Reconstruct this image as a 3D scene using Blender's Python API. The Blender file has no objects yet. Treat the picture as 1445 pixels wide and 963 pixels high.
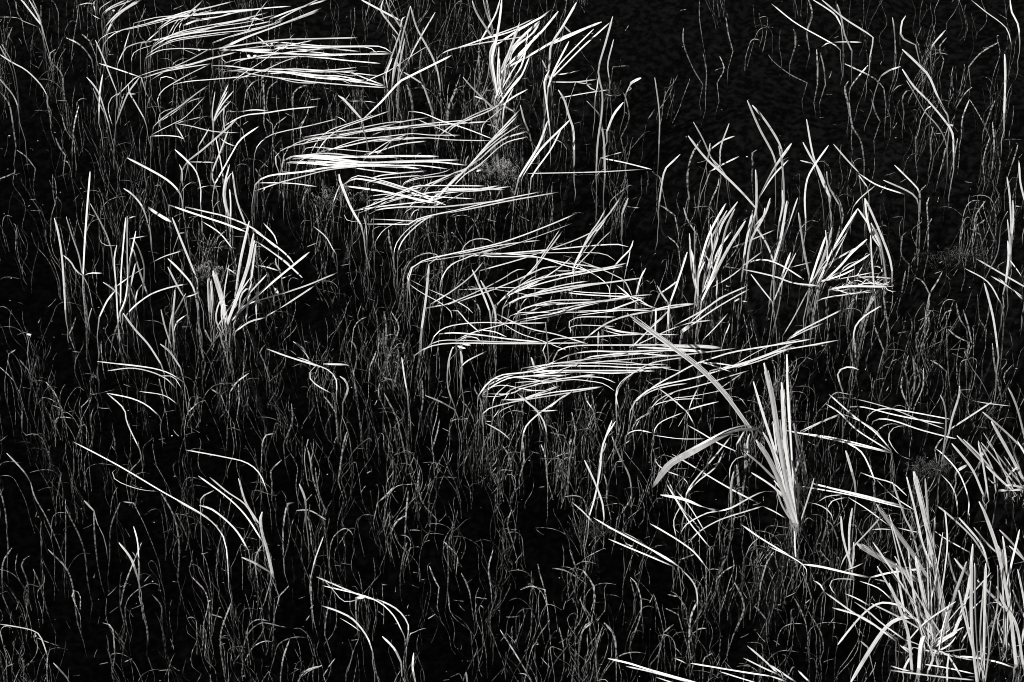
import bpy, math, random
import numpy as np
from mathutils import Vector

# ------------------------------------------------------------------ camera, world, sun, exposure
SC = bpy.context.scene
PITCH = math.radians(40.0)          # the camera looks down at the pond from a bank
DIST = 7.0
LENS = 105.0
CAM = Vector((0.0, -DIST * math.cos(PITCH), DIST * math.sin(PITCH)))
FWD = (-CAM).normalized()
RIGHT = Vector((1, 0, 0))
UPV = RIGHT.cross(FWD).normalized()
cam_data = bpy.data.cameras.new('camera')
cam_data.lens = LENS
cam_data.sensor_width = 36.0
cam_data.clip_start = 0.1
cam_data.clip_end = 3000.0
cam_ob = bpy.data.objects.new('camera', cam_data)
SC.collection.objects.link(cam_ob)
cam_ob.location = CAM
cam_ob.rotation_euler = FWD.to_track_quat('-Z', 'Y').to_euler()
SC.camera = cam_ob

SUN_EL = math.radians(43.0)
SUN_AZ = math.radians(213.0)        # the sun stands behind the camera, to its left
sun_from = Vector((math.sin(SUN_AZ) * math.cos(SUN_EL), math.cos(SUN_AZ) * math.cos(SUN_EL), math.sin(SUN_EL)))
sd = bpy.data.lights.new('sun', 'SUN')
sd.energy = 5.0
sd.angle = math.radians(0.5)
sd.color = (1.0, 0.985, 0.96)
sun = bpy.data.objects.new('sun', sd)
SC.collection.objects.link(sun)
sun.location = sun_from * 30
sun.rotation_euler = (-sun_from).to_track_quat('-Z', 'Y').to_euler()

W = bpy.data.worlds.new('World')
SC.world = W
W.use_nodes = True
nt = W.node_tree
nt.nodes.clear()
sky = nt.nodes.new('ShaderNodeTexSky')
sky.sky_type = 'NISHITA'
sky.sun_disc = False
sky.sun_elevation = SUN_EL
sky.sun_rotation = SUN_AZ
sep = nt.nodes.new('ShaderNodeSeparateColor')      # a monochrome, red-filtered photograph
bg = nt.nodes.new('ShaderNodeBackground')
bg.inputs['Strength'].default_value = 0.06
wo = nt.nodes.new('ShaderNodeOutputWorld')
nt.links.new(sky.outputs[0], sep.inputs[0])
nt.links.new(sep.outputs[0], bg.inputs['Color'])
nt.links.new(bg.outputs[0], wo.inputs['Surface'])
SC.view_settings.view_transform = 'Standard'
SC.view_settings.look = 'None'
SC.view_settings.exposure = 0.34
SC.view_settings.gamma = 1.0
SC.view_settings.use_curve_mapping = False
SC.cycles.pixel_filter_type = 'BLACKMAN_HARRIS'
SC.cycles.filter_width = 0.95
SC.cycles.max_bounces = 8
SC.cycles.transparent_max_bounces = 24
SC.cycles.diffuse_bounces = 2
SC.cycles.glossy_bounces = 2
SC.cycles.caustics_reflective = False
SC.cycles.caustics_refractive = False

rng = random.Random(7)

# ------------------------------------------------------------------ materials
def mat(name):
    m = bpy.data.materials.new(name)
    m.use_nodes = True
    t = m.node_tree
    t.nodes.clear()
    o = t.nodes.new('ShaderNodeOutputMaterial')
    return m, t, o

def ramp(t, stops):
    r = t.nodes.new('ShaderNodeValToRGB')
    e = r.color_ramp.elements
    while len(e) < len(stops):
        e.new(0.5)
    for k, (p, c) in enumerate(stops):
        e[k].position = p
        e[k].color = (c, c, c, 1)
    return r

def leaf_material(name, lo, hi, speck, rough, spec, trans, patch=26.0, across=7.0, cut=(0.30, 0.50), each=False):
    """Fibrous leaf: fine streaks along the blade, larger worn patches (slime and painted glints on sunken grass), and its own tone for every blade."""
    m, t, o = mat(name)
    uv = t.nodes.new('ShaderNodeUVMap')
    mp = t.nodes.new('ShaderNodeMapping')
    mp.inputs['Scale'].default_value = (across, 9.0, 1.0)
    t.links.new(uv.outputs[0], mp.inputs[0])
    n1 = t.nodes.new('ShaderNodeTexNoise')
    n1.inputs['Scale'].default_value = 1.0
    n1.inputs['Detail'].default_value = 3.0
    t.links.new(mp.outputs[0], n1.inputs['Vector'])
    geo = t.nodes.new('ShaderNodeNewGeometry')
    n2 = t.nodes.new('ShaderNodeTexNoise')
    n2.inputs['Scale'].default_value = patch
    n2.inputs['Detail'].default_value = 4.0
    t.links.new(geo.outputs['Position'], n2.inputs['Vector'])
    r1 = ramp(t, [(0.25, lo), (0.62, hi)])
    t.links.new(n1.outputs['Fac'], r1.inputs[0])
    r2 = ramp(t, [(cut[0], speck), (cut[1], 1.0)])
    t.links.new(n2.outputs['Fac'], r2.inputs[0])
    oi = t.nodes.new('ShaderNodeObjectInfo')
    mr = t.nodes.new('ShaderNodeMapRange')
    mr.inputs['To Min'].default_value = 0.62
    mr.inputs['To Max'].default_value = 1.0
    if each:                                        # one mesh of many stems: a tone for each, from the whole part of u
        sx = t.nodes.new('ShaderNodeSeparateXYZ')
        fl = t.nodes.new('ShaderNodeMath'); fl.operation = 'FLOOR'
        wn = t.nodes.new('ShaderNodeTexWhiteNoise'); wn.noise_dimensions = '1D'
        pw = t.nodes.new('ShaderNodeMath'); pw.operation = 'POWER'; pw.inputs[1].default_value = 1.1
        t.links.new(uv.outputs[0], sx.inputs[0]); t.links.new(sx.outputs[0], fl.inputs[0])
        t.links.new(fl.outputs[0], wn.inputs['W']); t.links.new(wn.outputs['Value'], pw.inputs[0])
        t.links.new(pw.outputs[0], mr.inputs['Value'])
        mr.inputs['To Min'].default_value = 0.12
    else:
        t.links.new(oi.outputs['Random'], mr.inputs['Value'])
    a = t.nodes.new('ShaderNodeMath'); a.operation = 'MULTIPLY'
    b = t.nodes.new('ShaderNodeMath'); b.operation = 'MULTIPLY'
    t.links.new(r1.outputs[0], a.inputs[0]); t.links.new(r2.outputs[0], a.inputs[1])
    t.links.new(a.outputs[0], b.inputs[0]); t.links.new(mr.outputs[0], b.inputs[1])
    p = t.nodes.new('ShaderNodeBsdfPrincipled')
    p.inputs['Roughness'].default_value = rough
    p.inputs['Specular IOR Level'].default_value = spec
    t.links.new(b.outputs[0], p.inputs['Base Color'])
    bp = t.nodes.new('ShaderNodeBump')
    bp.inputs['Strength'].default_value = 0.35
    bp.inputs['Distance'].default_value = 0.001
    t.links.new(n1.outputs['Fac'], bp.inputs['Height'])
    t.links.new(bp.outputs[0], p.inputs['Normal'])
    if trans > 0:
        tr = t.nodes.new('ShaderNodeBsdfTranslucent')
        t.links.new(b.outputs[0], tr.inputs['Color'])
        mx = t.nodes.new('ShaderNodeMixShader')
        mx.inputs[0].default_value = trans
        t.links.new(p.outputs[0], mx.inputs[1]); t.links.new(tr.outputs[0], mx.inputs[2])
        t.links.new(mx.outputs[0], o.inputs['Surface'])
    else:
        t.links.new(p.outputs[0], o.inputs['Surface'])
    return m

M_LEAF = leaf_material('pale_leaf', 0.48, 0.88, 0.62, 0.40, 0.5, 0.08, 70.0, 7.0, (0.30, 0.44))
M_RUSH = leaf_material('rush_leaf', 0.46, 0.88, 0.75, 0.40, 0.5, 0.10, 26.0, 11.0)
M_DULL = leaf_material('dull_leaf', 0.22, 0.62, 0.55, 0.55, 0.30, 0.10, 40.0, 16.0)
M_STEM = leaf_material('water_stem', 0.60, 0.90, 0.16, 0.45, 0.4, 0.0, 130.0, 4.0, (0.42, 0.54))
M_SUB = leaf_material('slime_glint_stem', 0.65, 0.96, 0.14, 0.45, 0.5, 0.0, 120.0, 4.0, (0.42, 0.57), True)  # beads of slime, with bright caustic glints painted into the same speckle
M_FLUFF = leaf_material('weed_fluff', 0.20, 0.46, 0.3, 0.6, 0.2, 0.0, 120.0)
M_FIBRE = leaf_material('weed_fibre', 0.03, 0.14, 0.2, 0.6, 0.2, 0.0, 120.0)

def water_material():
    m, t, o = mat('pond_water')
    fr = t.nodes.new('ShaderNodeFresnel')
    fr.inputs['IOR'].default_value = 1.16
    tr = t.nodes.new('ShaderNodeBsdfTransparent')
    tr.inputs['Color'].default_value = (0.74, 0.74, 0.74, 1)
    gl = t.nodes.new('ShaderNodeBsdfGlossy')
    gl.inputs['Roughness'].default_value = 0.07
    geo = t.nodes.new('ShaderNodeNewGeometry')
    mp = t.nodes.new('ShaderNodeMapping')
    mp.inputs['Scale'].default_value = (9.0, 22.0, 1.0)
    t.links.new(geo.outputs['Position'], mp.inputs[0])
    nz = t.nodes.new('ShaderNodeTexNoise')
    nz.inputs['Scale'].default_value = 1.6
    nz.inputs['Detail'].default_value = 3.0
    t.links.new(mp.outputs[0], nz.inputs['Vector'])
    bp = t.nodes.new('ShaderNodeBump')
    bp.inputs['Strength'].default_value = 0.06
    bp.inputs['Distance'].default_value = 0.004
    t.links.new(nz.outputs['Fac'], bp.inputs['Height'])
    t.links.new(bp.outputs[0], gl.inputs['Normal'])
    mx = t.nodes.new('ShaderNodeMixShader')
    t.links.new(fr.outputs[0], mx.inputs[0])
    t.links.new(tr.outputs[0], mx.inputs[1]); t.links.new(gl.outputs[0], mx.inputs[2])
    t.links.new(mx.outputs[0], o.inputs['Surface'])
    va = t.nodes.new('ShaderNodeVolumeAbsorption')
    va.inputs['Color'].default_value = (0, 0, 0, 1)
    va.inputs['Density'].default_value = WATER_DENSITY
    t.links.new(va.outputs[0], o.inputs['Volume'])
    return m

WATER_DENSITY = 1.5

def bed_material():
    m, t, o = mat('pond_mud')
    geo = t.nodes.new('ShaderNodeNewGeometry')
    nz = t.nodes.new('ShaderNodeTexNoise')
    nz.inputs['Scale'].default_value = 48.0
    nz.inputs['Detail'].default_value = 9.0
    t.links.new(geo.outputs['Position'], nz.inputs['Vector'])
    r = ramp(t, [(0.42, 0.02), (0.70, 0.24)])
    t.links.new(nz.outputs['Fac'], r.inputs[0])
    p = t.nodes.new('ShaderNodeBsdfPrincipled')
    p.inputs['Roughness'].default_value = 0.9
    t.links.new(r.outputs[0], p.inputs['Base Color'])
    t.links.new(p.outputs[0], o.inputs['Surface'])
    return m

# ------------------------------------------------------------------ helpers
COL = SC.collection
PW, PH = 1445.0, 963.0
TH = 18.0 / LENS
MPP = 2 * TH * DIST / PW             # metres per photo pixel at the middle of the pond

def ray(u, v):
    return FWD + RIGHT * ((u / PW - 0.5) * 2 * TH) - UPV * ((v / PH - 0.5) * 2 * TH * PH / PW)

def on_level(u, v, z):
    d = ray(u, v)
    return CAM + d * ((z - CAM.z) / d.z)

def on_plane(u, v, p, n):
    d = ray(u, v)
    return CAM + d * ((p - CAM).dot(n) / d.dot(n))

def mesh_object(name, verts, faces, m, parent=None, uvs=None, smooth=True, sharp=None):
    me = bpy.data.meshes.new(name)
    me.from_pydata(verts, [], faces)
    me.materials.append(m)
    if uvs is not None:
        ul = me.uv_layers.new(name='UVMap')
        li = np.empty(len(me.loops), dtype=np.int32)
        me.loops.foreach_get('vertex_index', li)
        ul.data.foreach_set('uv', np.asarray(uvs, dtype=np.float32)[li].ravel())
    if smooth:
        me.polygons.foreach_set('use_smooth', [True] * len(me.polygons))
    if sharp:
        ev = np.empty(len(me.edges) * 2, dtype=np.int32)
        me.edges.foreach_get('vertices', ev)
        ev = ev.reshape(-1, 2)
        same = (ev[:, 0] % 4) == (ev[:, 1] % 4)
        hit = same & np.isin(ev[:, 0] % 4, sharp)
        at = me.attributes.new('sharp_edge', 'BOOLEAN', 'EDGE')
        at.data.foreach_set('value', hit)
    o = bpy.data.objects.new(name, me)
    COL.objects.link(o)
    if parent is not None:
        o.parent = parent
    return o

def tag(o, label, cat, group=None, kind=None):
    if kind:
        o['kind'] = kind
    if label:
        o['label'] = label
    if cat:
        o['category'] = cat
    if group:
        o['group'] = group

def thing(name, loc, label, cat, group=None):
    o = bpy.data.objects.new(name, None)
    o.empty_display_size = 0.05
    COL.objects.link(o)
    o.location = loc
    tag(o, label, cat, group)
    return o

def spline(pts, n):
    """Catmull-Rom through 2-D points, n samples spaced by length."""
    P = [np.array(p, float) for p in pts]
    if len(P) == 2:
        d = P[1] - P[0]
        bow = np.array((-d[1], d[0])) * rng.uniform(-0.035, 0.035)
        P = [P[0], (P[0] + P[1]) / 2 + bow, P[1]]
    Q = [2 * P[0] - P[1]] + P + [2 * P[-1] - P[-2]]
    out = []
    for i in range(1, len(Q) - 2):
        a, b, c, d = Q[i - 1], Q[i], Q[i + 1], Q[i + 2]
        for k in range(12):
            s = k / 12
            out.append(0.5 * (2 * b + (c - a) * s + (2 * a - 5 * b + 4 * c - d) * s * s + (3 * b - a - 3 * c + d) * s ** 3))
    out.append(P[-1])
    out = np.array(out)
    L = np.concatenate([[0], np.cumsum(np.linalg.norm(np.diff(out, axis=0), axis=1))])
    t = np.linspace(0, L[-1], n)
    return np.stack([np.interp(t, L, out[:, 0]), np.interp(t, L, out[:, 1])], 1), L[-1]

def blade(path, widths, thick, roll, base_loc, fold=0.0):
    """A solid leaf: lens-shaped section of four edges swept along the path; the midrib stands proud."""
    n = len(path)
    V, U, F = [], [], []
    s = 0.0
    prev = None
    for i in range(n):
        a, b = path[max(i - 1, 0)], path[min(i + 1, n - 1)]
        T = (b - a).normalized()
        ref = ((CAM - path[i]).normalized() * 0.75 + Vector((0, 0, 0.5)) + roll)
        side = T.cross(ref)
        side = side.normalized() if side.length > 1e-4 else Vector((1, 0, 0))
        if prev is not None:
            side = (side + prev * 1.2).normalized()
        prev = side
        N = side.cross(T).normalized()
        w = widths[i] * 0.5
        th = w * thick
        c = path[i] - base_loc
        V += [c - side * w, c + N * (th * (1 - fold)), c + side * w, c - N * th]
        if i:
            s += (path[i] - path[i - 1]).length
        U += [(0.0, s), (0.5, s), (1.0, s), (0.5, s)]
        if i:
            k = 4 * (i - 1)
            for j in range(4):
                F.append((k + j, k + (j + 1) % 4, k + 4 + (j + 1) % 4, k + 4 + j))
    F.append((0, 3, 2, 1))
    k = 4 * (n - 1)
    F.append((k, k + 1, k + 2, k + 3))
    return V, F, U

MATS = 'mats of pale leaves flattened on the water'
UP = 'upright tufts of pale narrow leaves'
CROSS = 'loose handfuls of long leaves crossing on the water'
BROAD = 'clumps of broad rush leaves'
# key: (object name, label, category, group, short landmark used in the labels of single leaves)
TUFTS = {
 'top_left': ('grass_tuft', 'three pale leaves leaning in from the top edge near the corner', 'grass tuft', UP, 'three leaves at top edge'),
 'edge_left': ('grass_tuft', 'sparse tuft of bowed leaves fanning out over the left picture edge', 'grass tuft', UP, 'bowed tuft at left edge'),
 'small_v': ('grass_tuft', 'small forked tuft with short crossing leaves beside the topmost leaf mat', 'grass tuft', UP, 'small forked tuft'),
 'mat_one': ('leaf_mat', 'topmost long flattened mat of white leaves with round seed heads', 'leaf mat', MATS, 'topmost leaf mat'),
 'fan_beads': ('grass_tuft', 'small neat fan of five short straight leaves below the topmost mat', 'grass tuft', UP, 'small five leaf fan'),
 'left_flat': ('leaf_mat', 'thin low spread of crossing leaves left of the small five leaf fan', 'leaf mat', MATS, 'thin low spread'),
 'upright_left': ('grass_tuft', 'tall narrow sheaf of upright leaves above the long crossing leaves', 'grass tuft', UP, 'tall narrow sheaf'),
 'v_stem': ('grass_tuft', 'three long leaves forking from one stem in a V above the widest mat', 'grass tuft', UP, 'V shaped three leaf fork'),
 'mat_two': ('leaf_mat', 'widest brightest mat of white leaves combed flat to the right', 'leaf mat', MATS, 'brightest combed mat'),
 'mat_three': ('leaf_mat', 'ragged mat of crossing leaves just below the brightest combed mat', 'leaf mat', MATS, 'ragged crossing mat'),
 'fork_x': ('grass_tuft', 'upright tuft with one leaf sharply folded to a pointed peak', 'grass tuft', UP, 'tuft with folded peak'),
 'hang_x': ('grass_tuft', 'bundle of thick leaves slanting down from the top edge above the folded peak', 'grass tuft', UP, 'slanting top edge bundle'),
 'tuft_y': ('grass_tuft', 'densest upright tuft with thick leaves swept up to the right', 'grass tuft', UP, 'dense swept tuft'),
 'tuft_z': ('grass_tuft', 'open tuft of long leaves swept right beside the densest tuft', 'grass tuft', UP, 'open swept tuft'),
 'three_up': ('grass_tuft', 'three thick parallel leaves rising from the water below the open swept tuft', 'grass tuft', UP, 'three thick parallel leaves'),
 'tall_knot': ('grass_tuft', 'tall thick stem with a withered knot and one white leaf flag', 'grass tuft', UP, 'tall knotted stem'),
 'flat_pair_right': ('leaf_mat', 'two thin leaves lying forked on the water beside the tall knotted stem', 'leaves', MATS, 'thin forked pair'),
 'corner_bend': ('grass_tuft', 'thin bent leaves sloping down from the top edge over open dark water', 'grass tuft', UP, 'thin bent top leaves'),
 'trio_lean': ('grass_tuft', 'three parallel bowed leaves leaning left over dark rippled water', 'grass tuft', UP, 'three leaning bowed leaves'),
 'tall_left': ('grass_tuft', 'one tall broad upright leaf with thinner leaves at its foot', 'grass tuft', UP, 'tall broad single leaf'),
 'bent_tall': ('grass_tuft', 'few thick leaves leaning left between the narrow fan and the broad fan', 'grass tuft', UP, 'thick left leaning leaves'),
 'left_sheaf': ('grass_tuft', 'tight narrow fan of tall upright white leaves rising from dark water', 'grass tuft', UP, 'narrow upright fan'),
 'left_small': ('grass_tuft', 'small thin tuft below the thick left leaning leaves', 'grass tuft', UP, 'small thin tuft'),
 'big_fan': ('rush_clump', 'broad leaved white clump with one wide leaf folded over and hanging', 'rush', BROAD, 'clump with folded leaf'),
 'cross_left': ('leaf_mat', 'long straight leaves sloping down right behind the clump with folded leaf', 'leaves', CROSS, 'long sloping leaves'),
 'tall_single': ('standing_leaf', 'single tall thick leaf standing upright left of the largest mat', 'leaf', UP, 'single tall leaf'),
 'mat_four': ('leaf_mat', 'largest tangled mat of leaves crossing in the middle of the pond', 'leaf mat', MATS, 'largest tangled mat'),
 'mat_five': ('leaf_mat', 'long smooth mat of parallel leaves ending in a grey blunt bundle', 'leaf mat', MATS, 'long smooth mat'),
 'mat_six': ('leaf_mat', 'swept mat of curved leaves under the wide frayed grey leaf', 'leaf mat', MATS, 'swept curved mat'),
 'sheaf_mid': ('grass_tuft', 'thick white sheaf fanning up right at the end of the largest mat', 'grass tuft', UP, 'thick white sheaf'),
 'cross_dark': ('grass_tuft', 'handful of crossing leaves leaning left above the thick white sheaf', 'grass tuft', UP, 'crossing leaves on dark water'),
 'arrow_mid': ('grass_tuft', 'tall tuft with a leaf bent into a narrow arrow point', 'grass tuft', UP, 'arrow pointed tuft'),
 'fork_dark': ('grass_tuft', 'slender tuft with leaves crossing in an X above dark water', 'grass tuft', UP, 'X crossed tuft'),
 'arch_right': ('grass_tuft', 'thin knotted leaf bent over beside the X crossed tuft', 'grass tuft', UP, 'thin knotted leaf'),
 'mid_pair': ('grass_tuft', 'loose row of upright leaf pairs between the white sheaf and the spread fan', 'grass tuft', UP, 'row of leaf pairs'),
 'fan_right': ('grass_tuft', 'spread fan of leaves rising right from one pale flat base', 'grass tuft', UP, 'spread fan'),
 'tangle_right': ('grass_tuft', 'leaves folded down into a curly tangle beside the spread fan', 'grass tuft', UP, 'curly tangle'),
 'long_diag': ('leaf_mat', 'two long thin leaves sloping up right below the spread fan', 'leaves', CROSS, 'two thin sloping leaves'),
 'right_edge': ('grass_tuft', 'tuft of upright and sloping leaves cut by the right picture edge', 'grass tuft', UP, 'tuft at right edge'),
 'broken_wide': ('rush_leaf', 'wide frayed grey leaf slanting across the swept mat', 'leaf', BROAD, 'wide frayed grey leaf'),
 'rush_mid': ('rush_clump', 'tall broad leaved rush clump with one wide leaf arching over left', 'rush', BROAD, 'rush with arching leaf'),
 'cross_mid': ('leaf_mat', 'straight leaves crossing in an open lattice left of the arching rush', 'leaves', CROSS, 'open leaf lattice'),
 'twig_float': ('broken_reed', 'dull grey broken reed lying in the water below the arching rush', 'reed', CROSS, 'dull broken reed'),
 'pale_spray': ('grass_tuft', 'slim spray of crossing pale leaves standing alone above the floating bundle', 'grass tuft', UP, 'slim pale spray'),
 'float_lower': ('leaf_mat', 'floating bundle of parallel leaves rooted right with a white leaf flake', 'leaf mat', MATS, 'floating leaf bundle'),
 'star_right': ('leaf_mat', 'long leaves radiating up left from a point above the large rush clump', 'leaves', CROSS, 'radiating long leaves'),
 'arched_right': ('leaf_mat', 'thin parallel leaves arching right over black water to the upright cross', 'leaves', CROSS, 'thin arching leaves'),
 'cross_three': ('grass_tuft', 'three thick leaves crossing upright at the end of the arching leaves', 'grass tuft', UP, 'three leaf cross'),
 'right_tuft': ('rush_clump', 'broad leaved tuft with pale debris cut by the right edge', 'rush', BROAD, 'debris tuft'),
 'long_low': ('leaf_mat', 'bundle of long parallel leaves pointing left into the large rush clump', 'leaves', CROSS, 'long left pointing bundle'),
 'small_trio': ('grass_tuft', 'small upright trio of leaves above the bent folded leaf', 'grass tuft', UP, 'small upright trio'),
 'big_tuft': ('rush_clump', 'largest rush clump with dense broad leaves and bent outer leaves', 'rush', BROAD, 'largest rush clump'),
 'tall_right': ('rush_clump', 'four tall straight white leaves beside the largest rush clump', 'rush', BROAD, 'four tall straight leaves'),
 'edge_tuft': ('rush_clump', 'rush clump with grey striped stalks in the lower right corner', 'rush', BROAD, 'grey striped clump'),
 'folded_pair': ('leaf_mat', 'one long leaf folded to a shallow V beside the largest rush clump', 'leaves', CROSS, 'shallow folded leaf'),
 'corner_low': ('leaf_mat', 'converging leaves at the bottom edge left of the largest rush clump', 'leaves', CROSS, 'converging bottom leaves'),
 'mid_left_flat': ('leaf_mat', 'few thin dim leaves arching left below the narrow upright fan', 'leaf mat', MATS, 'dim arching leaves'),
 'loop_mid': ('leaf_mat', 'thin leaves curling into a drop shaped loop amid the sunken grass', 'leaves', CROSS, 'drop shaped leaf loop'),
 'mat_seven': ('leaf_mat', 'lowest mat of thin leaves with curved roots under the long smooth mat', 'leaf mat', MATS, 'lowest thin mat'),
 'long_lone': ('leaf_mat', 'one very long thin leaf sloping down right over sunken grass', 'leaves', CROSS, 'very long thin leaf'),
 'spray_low': ('grass_tuft', 'spray of five bowed leaves leaning left at the end of the very long leaf', 'grass tuft', UP, 'spray of bowed leaves'),
 'pair_bottom': ('leaf_mat', 'pair of curved leaves with a pale knot near the bottom', 'leaves', CROSS, 'pale knotted pair'),
 'bottom_flat': ('leaf_mat', 'thick parallel leaves cut by the bottom edge left of the converging leaves', 'leaf mat', MATS, 'thick bottom edge leaves'),
}
WEEDS = [
 (705, 240, 30, 17, 420, 'grey feathery weed tuft at the right end of the brightest combed mat', 0.02, True),
 (482, 274, 34, 15, 300, 'dull feathery weed tangle at the left root of the ragged crossing mat', 0.015, True),
 (300, 384, 28, 12, 260, 'fluffy weed tangle behind the folded leaf of the broad clump', 0.02, True),
 (866, 124, 20, 12, 160, 'curly weed knot caught on the tall knotted stem'),
 (845, 742, 34, 18, 240, 'feathery weed patch at the tips of the floating leaf bundle'),
 (1311, 656, 36, 13, 420, 'dark flat weed nest between the three leaf cross and the largest rush clump'),
 (1362, 356, 42, 20, 300, 'dim weed patch on dark water left of the tuft at right edge'),
 (647, 417, 12, 10, 100, 'small woolly weed scrap inside the largest tangled mat'),
 (1127, 692, 11, 12, 120, 'small woolly weed ball at the foot of the arching rush'),
]

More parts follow.
